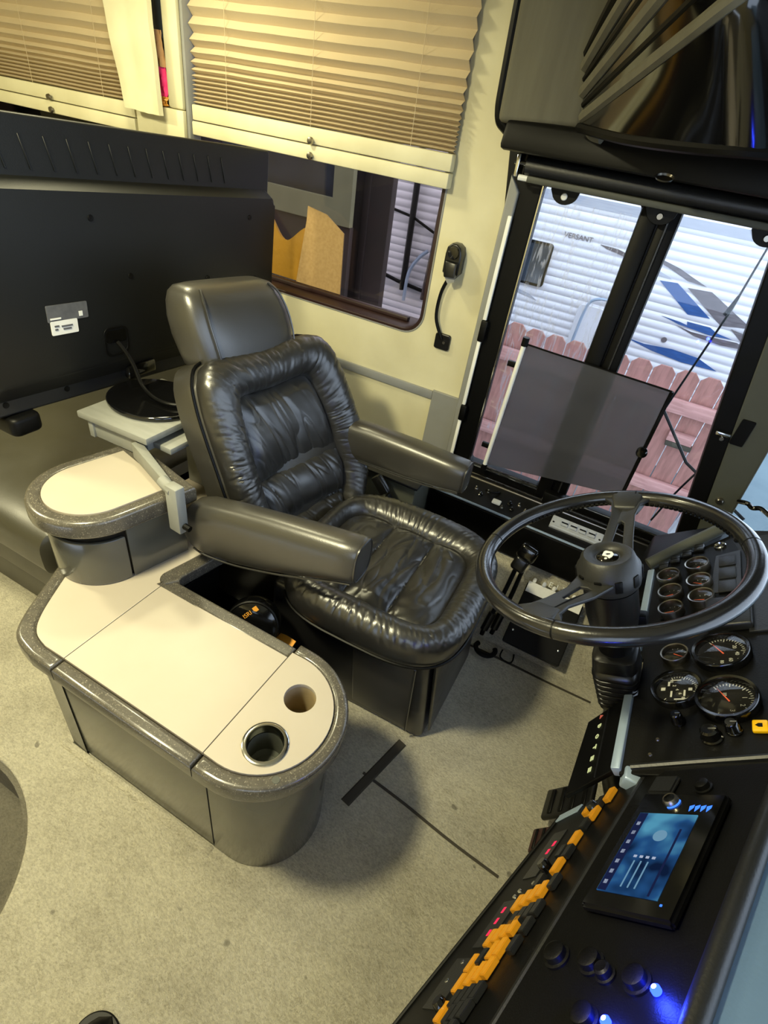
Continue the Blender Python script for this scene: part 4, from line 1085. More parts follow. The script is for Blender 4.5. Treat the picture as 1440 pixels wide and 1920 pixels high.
obj('slide_rail', box((-.68, .905, 0), (-.46, .925, .05), .004), 'black', seat)
obj('belt_stalk', tube([sw(-.12, .285, .40), sw(-.165, .29, .455)], .012, 8, flat=.6), 'black', seat)
obj('belt_buckle', box((-.018, -.012, -.035), (.018, .012, .035), .005, 2, Matrix.Translation(sw(-.20, .30, .475)) @ Matrix.Rotation(R(-42), 4, 'Y')), 'blacksatin', seat)
sb = thing('seat_pedestal_box', 'grey carpeted box against the wall behind the right armrest', 'box', (-.62, 1.55, 0))
obj('shell', box((-.75, 1.46, .001), (-.505, 1.70, .46), .01), 'pillar', sb)
obj('lid', box((-.752, 1.455, .46), (-.498, 1.70, .472), .004), 'dashpad', sb)

# ================================================================== STEERING WHEEL AND COLUMN
WC = Vector((.091, .94, .866)); WT = R(25)
wn_ = Vector((-math.sin(WT), 0, math.cos(WT))); wu = Vector((math.cos(WT), 0, math.sin(WT))); wv_ = Vector((0, 1, 0))
WM = basis(WC, wu, wv_, wn_)
def wp(r, deg, h=0): return WM @ Vector((r*math.cos(R(deg)), r*math.sin(R(deg)), h))
st = thing('steering_wheel', 'large black two-spoke steering wheel with white emblem on its hub', 'steering wheel', WC)
obj('rim', tube([wp(.2425, 360*k/96) for k in range(96)], .0168, 14, closed=True), 'wheel', st)
for a in (-101, 13, 84, 172):
    obj('rim_seam', tube([wp(.2425, a-.35), wp(.2425, a+.35)], .0171, 14), 'black', st)
for a in range(20, 170, 4):
    if 80 < a < 97: continue
    obj('grip_bead', join(*[tube([wp(.2425-.0155, a, -.007), wp(.2425-.0155, a+1.7, -.007)], .0035, 5)]), 'black', st) if a < 24 else None
grips = bmesh.new()
for a10 in list(range(250, 790, 26))+list(range(960, 1450, 26)):
    grips.from_mesh(tube([wp(.2425-.0150, a10/10, -.0065), wp(.2425-.0150, a10/10+1.5, -.0065)], .0042, 5))
gm = bpy.data.meshes.new('g'); grips.to_mesh(gm); grips.free()
obj('finger_grip', gm, 'black', st, kind='stuff')
def spoke(deg):
    """flat forked arm from hub to rim with a slot"""
    m = WM @ Matrix.Rotation(R(deg), 4, 'Z')
    out = [(.045, -.038), (.10, -.030), (.17, -.024), (.205, -.030), (.228, -.052), (.240, -.055), (.244, 0), (.240, .055), (.228, .052), (.205, .030), (.17, .024), (.10, .030), (.045, .038)]
    slot = [(.080, -.012), (.145, -.006), (.150, 0), (.145, .006), (.080, .012), (.076, 0)]
    me = plate([out, slot], .008, None, .002)
    for v in me.vertices:
        r = v.co.x; v.co.z += -.040+.040*ss(r, .06, .225)
    me.transform(m); return me
for d in (88, -111):
    obj('spoke', spoke(d), 'wheelhub', st)
    m = WM @ Matrix.Rotation(R(d), 4, 'Z')
    obj('spoke_pad', hexa([m @ Vector(p) for p in ((.190, -.026, -.018), (.252, -.040, -.016), (.252, .040, -.016), (.190, .026, -.018), (.190, -.024, .004), (.246, -.037, .018), (.246, .037, .018), (.190, .024, .004))], .006, 3), 'wheelhub', st)
obj('hub', lathe([(.0, -.070), (.052, -.070), (.058, -.062), (.060, -.050), (.060, -.024), (.054, -.014), (.050, -.002), (.044, .003), (.030, .002), (.024, -.003), (.023, -.005), (0, -.004)], 48, WM), 'wheelhub', st)
for a in range(0, 360, 36):
    obj('hub_tab', box((.0575, -.007, -.052), (.0625, .007, -.026), .002, 2, WM @ Matrix.Rotation(R(a+8), 4, 'Z')), 'black', st)
EM = WM @ Matrix.Translation((0, 0, -.0035)) @ Matrix.Rotation(R(-95), 4, 'Z')
hc = obj('horn_button', lathe([(.021, -.001), (.018, .0015), (0, .002)], 28, WM @ Matrix.Translation((0, 0, -.004))), 'blackgloss', st)
obj('emblem', plate([[(-.014, -.006), (-.010, -.009), (.004, -.009), (.006, .001), (.012, .006), (.006, .010), (-.004, .011), (-.012, .006)], [(-.006, -.002), (-.002, -.005), (.001, .000), (-.002, .005), (-.007, .004)]], .0012, EM @ Matrix.Translation((0, 0, .0022))), 'white', hc, smooth=False)
obj('emblem', plate([circ(.013, .000, .0028, 12)], .0012, EM @ Matrix.Translation((0, 0, .0022))), 'white', hc, smooth=False)

sc_ = thing('steering_column', 'black steering column with ribbed rubber boot rising from the floor', 'steering column', (.30, .96, 0))
CM = basis(WC, wu, wv_, wn_)
obj('sleeve', lathe([(.052, -.072), (.052, -.135), (.048, -.165), (.040, -.178), (0, -.178)], 40, CM), 'blacksatin', sc_)
obj('collar', lathe([(.040, -.178), (.043, -.181), (.043, -.198), (.038, -.202), (0, -.202)], 36, CM), 'chromedark', sc_)
obj('column_tube', lathe([(.034, -.20), (.034, -.25), (0, -.25)], 24, CM), 'black', sc_)
obj('lever_clamp', box((.03, .03, -.205), (.06, .055, -.17), .004, 2, CM), 'black', sc_)
def sq(hw_, n=24):
    out = []
    for k in range(n):
        t = 2*PI*k/n; c, s = math.cos(t), math.sin(t); e = 4.5
        out.append((hw_*.92*math.copysign(abs(c)**(2/e), c), hw_*1.0*math.copysign(abs(s)**(2/e), s)))
    return out
def stack(levels, M_):
    bm = bmesh.new(); rows = []
    for h, hw_, dx in levels: rows.append([bm.verts.new(M_ @ Vector((p[0]+dx, p[1], h))) for p in sq(hw_)])
    n = len(rows[0])
    for A, B in zip(rows[:-1], rows[1:]):
        for k in range(n): bm.faces.new((A[k], A[(k+1) % n], B[(k+1) % n], B[k]))
    bm.faces.new(rows[0]); bm.faces.new(rows[-1][::-1])
    return frm(bm)
lv = [(-.235, .040, 0), (-.240, .048, 0), (-.268, .050, 0), (-.274, .046, 0)]
for i in range(7):
    h = -.280-i*.0145; lv += [(h, .0515-i*.001, 0), (h-.006, .0525-i*.001, 0), (h-.010, .0440-i*.001, 0)]
lv += [(-.385, .043, 0)]
obj('boot', stack(lv, CM), 'blacksatin', sc_)
def pod(a, b):
    z = .52-.52*b
    k = ss(b, 0, .35)
    cx = .262+.26*b; cy = .945-.01*b
    rx = .046+.030*k; ry = .050+.038*k
    an = a*2*PI; c, s = math.cos(an), math.sin(an)
    return (cx+rx*math.copysign(abs(c)**.7, c), cy+ry*math.copysign(abs(s)**.7, s), z)
obj('pod', grid(pod, 40, 24, closeu=True), 'blacksatin', sc_)

# ================================================================== DASHBOARD
da = thing('dashboard', 'black dashboard wrapping round the driver with gauges and rows of switches', 'dashboard', (.35, .8, 0))
A42 = R(42)
GM = basis((.255, 0, .60), (0, -1, 0), (math.cos(A42), 0, math.sin(A42)))     # local x = -y, local y = up the slope, z towards the driver
def gp(y, s, h=0): return GM @ Vector((-y, s, h))
obj('gauge_panel', plate([[(-.690, 0), (-.70, .30), (-1.43, .30), (-1.475, .21), (-1.355, -.004), (-.998, -.001), (-.994, .010), (-.886, .010), (-.880, 0)]], .012, GM @ Matrix.Translation((0, 0, -.012)), .002), 'dash', da)
obj('edge_strip', box((-.880, -.014, -.014), (-.695, .004, .008), .003, 2, GM), 'steel', da)
obj('edge_strip', box((-1.345, -.014, -.014), (-1.02, .004, .008), .003, 2, GM), 'steel', da)
obj('corner_joint', hexa([(.262, .675, .585), (.300, .672, .59), (.305, .705, .60), (.262, .708, .585), (.262, .680, .612), (.298, .676, .618), (.303, .705, .625), (.262, .708, .612)], .004), 'steel', da)
obj('pad_bar', tube(catmull([gp(1.372, -.015, .008), gp(1.417, .06, .012), gp(1.457, .13, .014), gp(1.500, .20, .014)], 6), .016, 14), 'pillar', da)
obj('far_panel', hexa([(.235, 1.36, .45), (.42, 1.53, .45), (.46, 1.60, .45), (.25, 1.60, .45), (.235, 1.37, .555), (.385, 1.50, .690), (.42, 1.60, .690), (.25, 1.60, .555)], .006), 'black', da)
# sub panel with the small switches
obj('switch_plate', plate([[(-1.345, .012), (-1.125, .036), (-1.120, .165), (-1.10, .205), (-1.36, .205), (-1.435, .185)]], .004, GM, .001), 'black', da)
obj('relay_plate', plate([[(-1.20, .140), (-1.20, .205), (-1.37, .205), (-1.36, .150)]], .006, GM, .001), 'dashpad', da)
for k in range(3): obj('relay_cover', box((-1.35+k*.055, .158, .006), (-1.305+k*.055, .195, .010), .002, 2, GM), 'dashpad', da)
obj('side_cover', plate([[(-1.05, .215), (-1.05, .27), (-1.42, .27), (-1.42, .220)]], .006, GM, .001), 'dashpad', da)
obj('upper_box', box((-1.16, .135, 0), (-1.06, .225, .022), .005, 3, GM), 'dashpad', da)
for i, (y, s) in enumerate(((1.352, .028), (1.372, .055), (1.392, .083), (1.410, .111))):
    b_ = obj('rocker_switch', box((-y-.016, s-.0115, .003), (-y+.016, s+.0115, .012), .002, 2, GM), 'switchdark', da)
    obj('split_line', box((-y-.001, s-.0118, .0118), (-y+.001, s+.0118, .0126), 0, 1, GM), 'black', b_)
rr_ = obj('lock_ring', lathe([(.0105, .004), (.0125, .010), (.0145, .008), (.0145, .003)], 28, GM @ Matrix.Translation((-1.405, .160, 0))), 'chrome', da)

def gauge(y, s, r, kind, a0=210, red=140, tilt=0, proud=.014, nums=()):
    G = GM @ Matrix.Translation((-y, s, .003)) @ Matrix.Rotation(R(tilt), 4, 'Z')
    g = obj('gauge', lathe([(r*1.02, -.003), (r*1.04, proud*.8), (r*1.0, proud), (r*.90, proud*.96), (r*.86, proud*.45), (r*.86, .0025)], 44, G), 'blackgloss' if r > .03 else 'chromedark', da)
    obj('dial', lathe([(r*.87, .002), (0, .002)], 36, G), 'dial', g)
    bm = bmesh.new()
    n = 9 if r < .03 else 31
    for k in range(n):
        an = R(a0-240*k/(n-1)); lg = r*(.16 if (k % 5 == 0 or n < 10) else .09)
        c, s_ = math.cos(an), math.sin(an); wd = r*.014
        p = Vector((c*r*.80, s_*r*.80, .0028)); q = Vector((c*(r*.80-lg), s_*(r*.80-lg), .0028)); t = Vector((-s_, c, 0))*wd
        vs = [bm.verts.new(x) for x in (p+t, p-t, q-t, q+t)]; bm.faces.new(vs)
    me = bpy.data.meshes.new('t'); bm.to_mesh(me); bm.free(); me.transform(G)
    obj('scale_marks', me, 'mark', g, smooth=False, kind='stuff')
    if kind != 'cross':
        an = R(red); c, s_ = math.cos(an), math.sin(an)
        obj('needle', plate([[(-.12*r*c-.025*r*s_, -.12*r*s_+.025*r*c), (-.12*r*c+.025*r*s_, -.12*r*s_-.025*r*c), (.68*r*c, .68*r*s_)]], .0008, G @ Matrix.Translation((0, 0, .0045))), 'needle', g, smooth=False)
    for (tx, an, rr, sz) in nums:
        obj('number', text(tx, r*sz, G @ Matrix.Translation((r*rr*math.cos(R(an)), r*rr*math.sin(R(an)), .003)), .0003), 'mark', g, smooth=False)
    if r > .02: obj('glass', lathe([(r*.88, proud*.80), (r*.5, proud*.92), (0, proud*.96)], 30, G), 'lens', g)
    return g
for (y, s, red) in ((1.286, .047, -60), (1.213, .056, -75), (1.145, .062, -80), (1.318, .112, -55), (1.243, .119, -120), (1.177, .126, -100)):
    gauge(y, s, .0275, 'small', 200, red, 0, .020)
gauge(.860, .176, .052, 'tach', 215, 212, 0, .016, (('1', 100, .52, .22), ('2', 60, .52, .22), ('3', 15, .52, .22), ('10', 200, .30, .18)))
gauge(.990, .166, .052, 'speed', 215, 214, 0, .016, (('20', 125, .52, .20), ('40', 80, .52, .20), ('60', 35, .52, .20), ('80', 0, .52, .18)))
gauge(.993, .078, .0275, 'small', 200, 60, 0, .012)
cx_ = gauge(.890, .088, .046, 'cross', 200, 0, 0, .014)
G2 = GM @ Matrix.Translation((-.890, .088, .0062))
for k in range(5):
    obj('lit_letter', text('ABCDEF'[k] if 0 else '%d' % (k*2), .009, G2 @ Matrix.Translation((-.022+.011*k, -.012+.006*k, 0)), .0003), 'mark', cx_, smooth=False)
for px, py, sx_, sy_ in ((.0, .024, .0035, .0035), (-.002, -.026, .004, .004), (.026, .008, .0015, .012), (-.026, -.004, .001, .010), (-.016, -.016, .006, .002), (.012, -.010, .008, .0018), (.010, .014, .008, .0018)):
    obj('lit_mark', box((px-sx_, py-sy_, 0), (px+sx_, py+sy_, .0005), 0, 1, G2), 'mark', cx_, smooth=False)
for (y, s, r) in ((.812, .094, .011), (.776, .150, .016), (.792, .184, .012), (1.075, .145, .006)):
    k_ = obj('knob', lathe([(r*1.15, .0), (r*1.15, .004), (r, .006), (r*.92, .020), (r*.7, .023), (0, .023)], 28, GM @ Matrix.Translation((-y, s, 0))), 'blackgloss', da)
    obj('pointer', box((-.0012, 0, .0225), (.0012, r*.8, .0238), 0, 1, GM @ Matrix.Translation((-y, s, 0))), 'chrome', k_)
for y, s in ((.735, .05), (.77, .06), (1.06, .03)):
    obj('screw', lathe([(.004, 0), (.003, .002), (0, .002)], 10, GM @ Matrix.Translation((-y, s, 0))), 'chromedark', da)
yb = obj('yellow_button', box((-.812, .212, 0), (-.786, .236, .008), .003, 2, GM), 'yellow', da, label='square yellow parking brake button')
obj('pictogram', plate([[(-.004, -.002), (0, -.007), (.004, -.002), (.004, .004), (-.004, .004)]], .0008, GM @ Matrix.Translation((-.799, .224, .0078))), 'black', yb, smooth=False)

# lower apron with the lit symbols
AP = basis((.246, 0, .585), (0, -1, 0), (.26, 0, .965))
obj('lower_apron', plate([[(-.700, 0), (-.700, -.150), (-.884, -.128), (-.884, 0)]], .010, AP @ Matrix.Translation((0, 0, -.010)), .002), 'black', da)
obj('apron_seam', box((-.882, -.052, 0), (-.705, -.050, .002), 0, 1, AP), 'switchdark', da)
for k in range(6):
    y = .872-.028*k; S_ = AP @ Matrix.Translation((-y, -.075, .0004))
    cs = .0055
    if k == 0: me = plate([[(-cs, -cs), (cs, -cs), (0, cs)]], .0008, S_)
    elif k == 1: me = join(plate([[(-cs*.9, -cs), (cs*.2, -cs), (cs*.9, 0), (cs*.2, cs), (-cs*.9, cs)], [(-cs*.3, -cs*.5), (cs*.1, -cs*.5), (cs*.4, 0), (cs*.1, cs*.5), (-cs*.3, cs*.5)]], .0008, S_))
    elif k == 2: me = plate([circ(0, 0, cs, 16), circ(0, 0, cs*.55, 16)], .0008, S_)
    elif k == 3: me = plate([[(-cs*.25, -cs), (cs*.25, -cs), (cs*.25, cs*.4), (cs, cs*.4), (cs, cs), (-cs, cs), (-cs, cs*.4), (-cs*.25, cs*.4)]], .0008, S_)
    else: me = join(*[box((-cs, -cs+q*cs*.75, 0), (cs, -cs*.6+q*cs*.75, .0008), 0, 1, S_) for q in range(3)])
    o = obj('lit_symbol', me, 'redlit' if k == 0 else 'greenlit', da, smooth=False, kind='stuff' if k > 3 else None)

# ---- wing of the dash towards the aisle
WA = Vector((.293, .705, .62)); wU = Vector((-.286, -.958, 0)).normalized(); wE = Vector((.958, -.286, 0)).normalized()
S58 = wE*math.cos(R(58))+Vector((0, 0, 1))*math.sin(R(58))
PM = basis(WA, S58, wU)                 # local x = up the slope, local y = along the wing, z = ?
PN = S58.cross(wU)
if PN.z < 0 or PN.dot(Vector((-1, 0, .5))) < 0: PN = -PN
PM = basis(WA, S58, wU, PN)
S74 = wE*math.cos(R(74))+Vector((0, 0, 1))*math.sin(R(74))
SN = S74.cross(wU)
if SN.dot(Vector((-1, 0, .2))) < 0: SN = -SN
SM = basis(WA, S74, wU, SN)
def slab(Mx, pts, h0, h1, bev=0.0):
    """polygon in local (x, y) extruded along local z between h0 and h1"""
    bm = bmesh.new()
    lo = [bm.verts.new((p[0], p[1], h0)) for p in pts]; hi = [bm.verts.new((p[0], p[1], h1)) for p in pts]
    n = len(pts)
    bm.faces.new(lo[::-1]); bm.faces.new(hi)
    for i in range(n): bm.faces.new((lo[i], lo[(i+1) % n], hi[(i+1) % n], hi[i]))
    if bev: bmesh.ops.bevel(bm, geom=bm.edges[:], offset=bev, segments=2, affect='EDGES')
    return frm(bm, Mx)
def lbox(Mx, x0, x1, y0, y1, z0, z1, bev=.0): return slab(Mx, [(x0, y0), (x1, y0), (x1, y1), (x0, y1)], z0, z1, bev)
obj('radio_panel', slab(PM, [(.0, .0), (.0, .60), (.240, .60), (.240, -.02)], -.012, 0, .002), 'dash', da)
obj('ridge_edge', tube([PM @ Vector((.0, -.005, -.004)), PM @ Vector((.0, .60, -.004))], .006, 8), 'dashpad', da)
obj('top_ridge', tube([gp(.705, .02, .0), gp(.722, .12, .0), gp(.742, .26, .002)], .006, 8), 'dashpad', da)
obj('switch_panel', slab(SM, [(.0, .0), (-.10, .03), (-.235, .045), (-.32, .56), (-.32, .60), (.0, .60)], -.012, 0, .002), 'dash', da)
obj('panel_lip', tube([SM @ Vector((-.235, .045, 0)), SM @ Vector((-.32, .56, 0))], .004, 8), 'black', da)
obj('end_tab', slab(SM, [(-.165, .030), (-.235, .042), (-.238, .062), (-.168, .050)], 0, .003, .001), 'steel', da)
# knee panel under the wing
kb = [SM @ Vector((-.235, .045, -.012)), SM @ Vector((-.32, .60, -.012))]
obj('knee_panel', hexa([kb[0]+Vector((.10, .02, -.36)), kb[1]+Vector((.10, .0, -.32)), kb[1]+Vector((.22, .0, -.32)), kb[0]+Vector((.22, .02, -.36)), kb[0], kb[1], kb[1]+Vector((.14, 0, .10)), kb[0]+Vector((.14, 0, .10))], .004), 'black', da)
# dash top: vinyl reaching the windscreen
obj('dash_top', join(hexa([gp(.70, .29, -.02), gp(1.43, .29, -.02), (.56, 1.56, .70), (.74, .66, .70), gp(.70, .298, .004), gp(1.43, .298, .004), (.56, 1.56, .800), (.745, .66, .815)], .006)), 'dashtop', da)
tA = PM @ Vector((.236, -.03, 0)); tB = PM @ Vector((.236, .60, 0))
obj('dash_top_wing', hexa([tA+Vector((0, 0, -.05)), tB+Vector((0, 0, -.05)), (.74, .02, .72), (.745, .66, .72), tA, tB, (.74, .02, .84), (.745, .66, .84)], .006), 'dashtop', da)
obj('pad_roll', tube([tA, tB], .013, 10), 'dashpad', da)
obj('dash_top_end', hexa([tB+Vector((0, 0, -.05)), tB+Vector((.0, -.25, -.05)), (.73, -.5, .72), (.74, .02, .72), tB, tB+Vector((0, -.25, 0)), (.73, -.5, .84), (.74, .02, .84)], .006), 'dashtop', da)

# rocker switches on the wing: (u along, s up, columns, colour)
def rocker(u, s, m, lu=.032, ls=.0158, proud=.010):
    o = obj('rocker_switch', lbox(SM, s-ls/2, s+ls/2, u-lu/2, u+lu/2, .001, proud, .0010), m, da)
    return o
amb = [(.044, -.064), (.066, -.112), (.088, -.080), (.148, -.088), (.211, -.087),
       (.262, -.083), (.268, -.101), (.276, -.119), (.284, -.137), 
       (.338, -.113), (.345, -.131), (.352, -.149), (.331, -.098),
       (.371, -.094), (.376, -.112), (.398, -.155),
       (.404, -.092), (.412, -.109), (.420, -.126), (.432, -.150), (.478, -.143)]
for u, s in amb: rocker(u, s, 'amber')
drk = [(.058, -.082), (.112, -.086), (.176, -.104), (.180, -.082), (.300, -.062), (.305, -.079), (.311, -.096), (.318, -.113), (.333, -.060), (.366, -.060), (.386, -.134),
       (.442, -.078), (.447, -.095), (.452, -.112), (.457, -.129), (.470, -.080), (.475, -.097), (.480, -.114), (.500, -.085), (.505, -.102), (.510, -.119), (.240, -.115), (.248, -.062)]
for u, s in drk: rocker(u, s, 'switchdark', .028, .0160)
for u, s in ((.072, -.090), (.206, -.128), (.470, -.158)):
    k_ = obj('rotary_knob', lathe([(.011, 0), (.011, .012), (.009, .018), (0, .018)], 20, SM @ Matrix.Translation((s, u, 0))), 'blackgloss', da)
for u, s in ((.134, -.174), (.153, -.178), (.175, -.181), (.285, -.194), (.308, -.192), (.332, -.190)):
    obj('red_lamp', lbox(SM, s-.004, s+.004, u-.006, u+.006, 0, .0015), 'redled', da, smooth=False)
for u, s in ((.232, -.150), (.244, -.185), (.256, -.190), (.387, -.215), (.421, -.225)):
    obj('screw', lathe([(.0045, 0), (.004, .002), (0, .002)], 10, SM @ Matrix.Translation((s, u, 0))), 'chrome', da)
for (u0, u1, s0, s1) in ((.10, .215, -.205, -.160), (.265, .36, -.215, -.165), (.38, .47, -.245, -.185)):
    obj('label_plate', lbox(SM, s0, s1, u0, u1, 0, .0012), 'switchdark', da)
# square blank, knobs and blue lamps on the radio panel
obj('blank_cover', lbox(PM, .035, .080, .020, .062, 0, .008, .003), 'switchdark', da)
for (u, s, r) in ((.043, .126, .013), (.372, .038, .017), (.366, .092, .016), (.374, .118, .012), (.370, .160, .016), (.430, .120, .016)):
    obj('round_knob', lathe([(r*1.1, 0), (r*1.1, .003), (r*.9, .004), (r*.85, .011), (r*.6, .013), (0, .012)], 26, PM @ Matrix.Translation((s, u, 0))), 'dash', da)
for (u, s) in ((.373, .186), (.424, .146)):
    l_ = obj('blue_lamp', lathe([(.006, 0), (.006, .004), (.004, .006), (0, .0065)], 16, PM @ Matrix.Translation((s, u, 0))), 'blueled', da, label='glowing blue indicator lamp')
    obj('core', lathe([(.003, 0), (0, .001)], 12, PM @ Matrix.Translation((s, u, .0066))), 'whiteled', l_)
    d_ = bpy.data.lights.new('blue_lamp_light', 'POINT'); d_.energy = .55; d_.color = (.03, .06, 1); d_.shadow_soft_size = .008
    lo_ = bpy.data.objects.new('blue_lamp_light', d_); COL.objects.link(lo_); lo_.location = PM @ Vector((s, u, .022))

# ================================================================== STEREO
sto = thing('car_stereo', 'black touchscreen stereo showing a blue screen in the dash wing', 'stereo', PM @ Vector((.11, .19, 0)))
obj('bezel', slab(PM, [(.040, .072), (.182, .072), (.182, .300), (.040, .300)], .001, .014, .004), 'blackgloss', sto)
scn = obj('screen', slab(PM, [(.056, .120), (.152, .120), (.152, .273), (.056, .273)], .0135, .0152), 'screen', sto, smooth=False)
q_ = lambda x0, x1, y0, y1, m, nm: obj(nm, lbox(PM, x0, x1, y0, y1, .0152, .0157), m, scn, smooth=False)
MT['scr_dark'] = emit_mat('screen_bar', '1c2448', .8); MT['scr_lt'] = emit_mat('screen_icon', 'b8c4dc', .8); MT['scr_mid'] = emit_mat('screen_glow', '86b8d8', .6)
q_(.057, .071, .121, .272, 'scr_dark', 'screen_bar')
q_(.136, .139, .150, .270, 'scr_dark', 'screen_bar')
for k in range(7): q_(.061, .067, .140+.019*k, .147+.019*k, 'scr_lt', 'screen_icon')
for k in range(4): q_(.086+.010*k, .091+.010*k, .205, .209, 'scr_lt', 'screen_icon')
for k in range(3): q_(.090+.011*k, .092+.011*k, .215, .262, 'scr_mid', 'screen_line')
obj('screen_badge', lathe([(.011, 0), (.010, .0004), (0, .0004)], 22, PM @ Matrix.Translation((.110, .165, .0154))), 'scr_mid', scn)
obj('knob', lathe([(.0125, 0), (.0125, .006), (.0105, .010), (.0085, .0095), (0, .0095)], 28, PM @ Matrix.Translation((.100, .094, .013))), 'chromedark', sto)
obj('knob_face', lathe([(.0085, .0), (0, .0005)], 24, PM @ Matrix.Translation((.100, .094, .0228))), 'blackgloss', sto)
obj('knob_light', tube([PM @ Vector((.100+.0128*math.cos(R(a)), .094+.0128*math.sin(R(a)), .0150)) for a in range(-20, 101, 12)], .0013, 5), 'bluetext', sto)
for k in range(4):
    obj('backlit_key', slab(PM, [(.132+.009*k, .101), (.139+.009*k, .098), (.139+.009*k, .104), (.134+.009*k, .112)], .0138, .0144), 'bluetext', sto, smooth=False)
obj('reset_lamp', lbox(PM, .158, .161, .277, .280, .0138, .0146), 'bluetext', sto, smooth=False)

# ================================================================== SIDE CONSOLE UNDER THE WINDOW
sd = thing('side_console', 'black side console with switches along the wall under the driver window', 'console', (0, 1.66, .25))
obj('body', hexa([(-.50, 1.605, .245), (.40, 1.605, .245), (.40, 1.735, .245), (-.50, 1.735, .245), (-.50, 1.595, .400), (.40, 1.595, .395), (.40, 1.735, .430), (-.50, 1.735, .430)], .006), 'black', sd)
TB = basis((0, 1.600, .404), (1, 0, 0), (0, .115, .034))
obj('top_plate', lbox(TB, -.49, .39, .0, .118, -.002, .004, .0015), 'blacksatin', sd)
obj('edge_bead', tube([(-.49, 1.599, .407), (.39, 1.599, .402)], .0045, 8), 'steel', sd)
obj('back_bead', tube([(-.49, 1.712, .444), (.39, 1.712, .440)], .004, 8), 'chromedark', sd)
for x, y in ((-.395, .052), (-.255, .045)):
    obj('white_button', lbox(TB, x-.016, x+.016, y-.012, y+.012, .004, .009, .002), 'white', sd)
for x, y, r in ((-.345, .07, .006), (-.320, .050, .008), (-.300, .075, .005), (-.210, .060, .009), (-.195, .038, .007), (-.178, .070, .006), (-.150, .055, .006), (-.23, .03, .005)):
    obj('toggle', lathe([(r*1.2, 0), (r, .004), (r*.5, .006), (r*.5, .014), (0, .016)], 14, TB @ Matrix.Translation((x, y, .004))), 'chromedark' if r < .007 else 'blackgloss', sd)
obj('lever', tube(catmull([TB @ Vector((-.31, .08, .006)), TB @ Vector((-.285, .07, .018)), TB @ Vector((-.262, .085, .012)), TB @ Vector((-.27, .095, .008))], 5), .004, 6), 'black', sd)
sp = obj('silver_plate', lbox(TB, -.055, .125, .040, .086, .004, .012, .002), 'silver', sd, label='silver switch plate with four rockers')
obj('plate_face', lbox(TB, -.055, .125, .032, .040, -.006, .012, .001), 'silver', sd)
for k in range(4):
    obj('rocker', lbox(TB, -.022+.032*k, .004+.032*k, .048, .078, .012, .016, .002), 'silver', sp)
    obj('rocker_gap', lbox(TB, -.020+.032*k, .002+.032*k, .060, .066, .0155, .0168), 'black', sp)
for x in (-.046, .116): obj('screw', lathe([(.004, 0), (0, .002)], 8, TB @ Matrix.Translation((x, .055, .012))), 'black', sp)

# gear lever with its two rods
gl = thing('gear_lever', 'black gear lever with blocky knob on two rods between seat and wheel', 'gear lever', (-.08, 1.42, .03))
KM = Matrix.Translation((-.085, 1.52, .335)) @ Matrix.Rotation(R(-20), 4, 'X') @ Matrix.Rotation(R(12), 4, 'Y')
obj('knob', box((-.034, -.030, -.005), (.034, .030, .050), .014, 4, KM), 'blackgloss', gl)
obj('knob_neck', box((-.026, -.024, -.055), (.026, .024, .0), .012, 4, KM), 'blacksatin', gl)
obj('rod', tube(catmull([(-.098, 1.505, .29), (-.105, 1.46, .17), (-.118, 1.42, .075), (-.12, 1.40, .02)], 5), .008, 8), 'black', gl)
obj('rod', tube(catmull([(-.075, 1.512, .29), (-.078, 1.48, .17), (-.085, 1.435, .075), (-.09, 1.415, .03)], 5), .008, 8), 'black', gl)
obj('sleeve', tube(catmull([(-.112, 1.435, .11), (-.119, 1.405, .045)], 3), .014, 10), 'blacksatin', gl)
obj('sleeve', tube(catmull([(-.083, 1.455, .12), (-.088, 1.425, .05)], 3), .014, 10), 'blacksatin', gl)
obj('coil_cord', tube([(-.085+.035*math.cos(R(a)), 1.345+.030*math.sin(R(a)), .012+.00003*a) for a in range(150, 391, 15)], .009, 8), 'black', label='loop of thick black cord lying on the carpet by the gear lever', cat='cord')

# black box with a pale label strip on the carpet slope
hb = thing('floor_box', 'flat black box with pale label strip on the carpet slope under the wheel', 'box', (.06, 1.5, .06))
HM = basis((-.045, 1.425, .052), (1, 0, 0), (0, .78, .62))
obj('case', lbox(HM, 0, .205, -.03, .200, 0, .050, .003), 'black', hb)
obj('label_strip', lbox(HM, .004, .200, .165, .205, .050, .0515), 'label', hb)
for k in range(5):
    obj('terminal', lbox(HM, .014+.036*k, .026+.036*k, .203, .222, .035, .058, .003), 'silver' if k % 2 else 'label', hb)
obj('label_text', text('E 1 3', .030, HM @ Matrix.Translation((.100, .222, .045)), .0006), 'mark', hb, smooth=False)
for x in (.02, .185): obj('screw', lathe([(.004, 0), (0, .002)], 8, HM @ Matrix.Translation((x, .02, .050))), 'chrome', hb)
obj('wire_loop', tube(catmull([(-.03, 1.385, .012), (-.028, 1.355, .006), (.005, 1.345, .006), (.016, 1.362, .006), (.012, 1.388, .012)], 6), .0028, 6), 'black', label='small black wire loop lying beside the floor box', cat='wire')

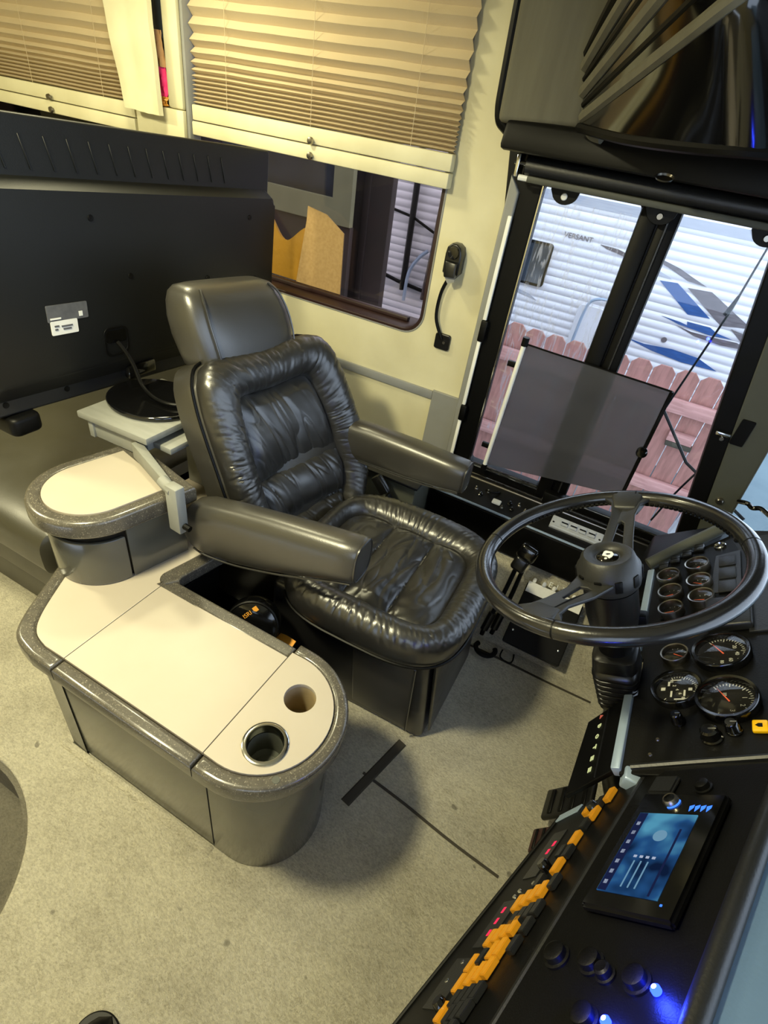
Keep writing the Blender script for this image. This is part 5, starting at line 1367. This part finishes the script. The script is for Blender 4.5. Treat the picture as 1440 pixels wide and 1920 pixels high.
# pedals
for lab, P, rot, sz in (('larger black floor pedal below the steering column', (.283, .905, .12), 18, (.060, .085)), ('small brown-black floor pedal nearest the switch panel', (.262, .795, .09), 22, (.045, .055))):
    t = thing('pedal', lab, 'pedal', (P[0], P[1], 0))
    m = Matrix.Translation(P) @ Matrix.Rotation(R(-62), 4, 'Y')
    obj('pad', box((-sz[1], -sz[0]*.75, -.008), (sz[1], sz[0]*.75, .008), .007, 3, m), 'blacksatin' if sz[0] > .05 else 'maroon', t)
    for j in range(4): obj('tread', box((-sz[1]*.7+j*sz[1]*.45, -sz[0]*.6, .008), (-sz[1]*.55+j*sz[1]*.45, sz[0]*.6, .011), .001, 1, m), 'black', t)
    obj('arm', tube([(P[0]+.008, P[1], P[2]), (P[0]+.05, P[1], .0)], .010, 8), 'black', t)

# hardware on the pillar
ha = thing('pillar_catch', 'small chrome catch and black pad on the grey window pillar', 'catch', (.33, 1.72, .88))
obj('lever', box((.275, 1.718, .874), (.315, 1.732, .886), .003), 'chrome', ha)
obj('pivot', lathe([(.007, 0), (.006, .006), (0, .006)], 12, basis((.296, 1.722, .868), (1, 0, 0), (0, 0, 1))), 'chrome', ha)
obj('pad', plate([rrect(.322, .855, .358, .935, .004)], .006, wallM(1.742), .001), 'black', ha)
obj('knob', lathe([(.012, 0), (.011, .008), (.007, .012), (0, .012)], 16, basis((.385, 1.742, .672), (1, 0, 0), (0, 0, 1))), 'chromedark', ha)
obj('cable_hook', tube(catmull([(.425, 1.72, .70), (.445, 1.70, .712), (.462, 1.70, .704), (.480, 1.69, .715), (.51, 1.66, .712)], 6), .007, 8), 'blackgloss', label='bent black wire hook at the windscreen corner', cat='hook')

# the toe of a shoe at the lower edge
sh_ = thing('shoe', 'toe of a black shoe on the carpet at the bottom edge', 'shoe', (-.41, .0, 0))
def toe(a, b):
    an = PI*a; y = .046-.20*b; w_ = .045*(1-(1-b)**4)**.5 if b < 1 else .045; h_ = .05*(1-(1-b)**3)**.5+.012
    return (-.41+w_*math.cos(an), y, .004+h_*math.sin(an))
obj('upper', solid(grid(toe, 20, 16), .003), 'black', sh_)
obj('sole', plate([[(-.41+.047*math.cos(R(a)), .005+.044*math.sin(R(a))) for a in range(0, 181, 10)]+[(-.455, -.16), (-.365, -.16)]], .012, Matrix.Translation((0, 0, .001)), .003), 'black', sh_)
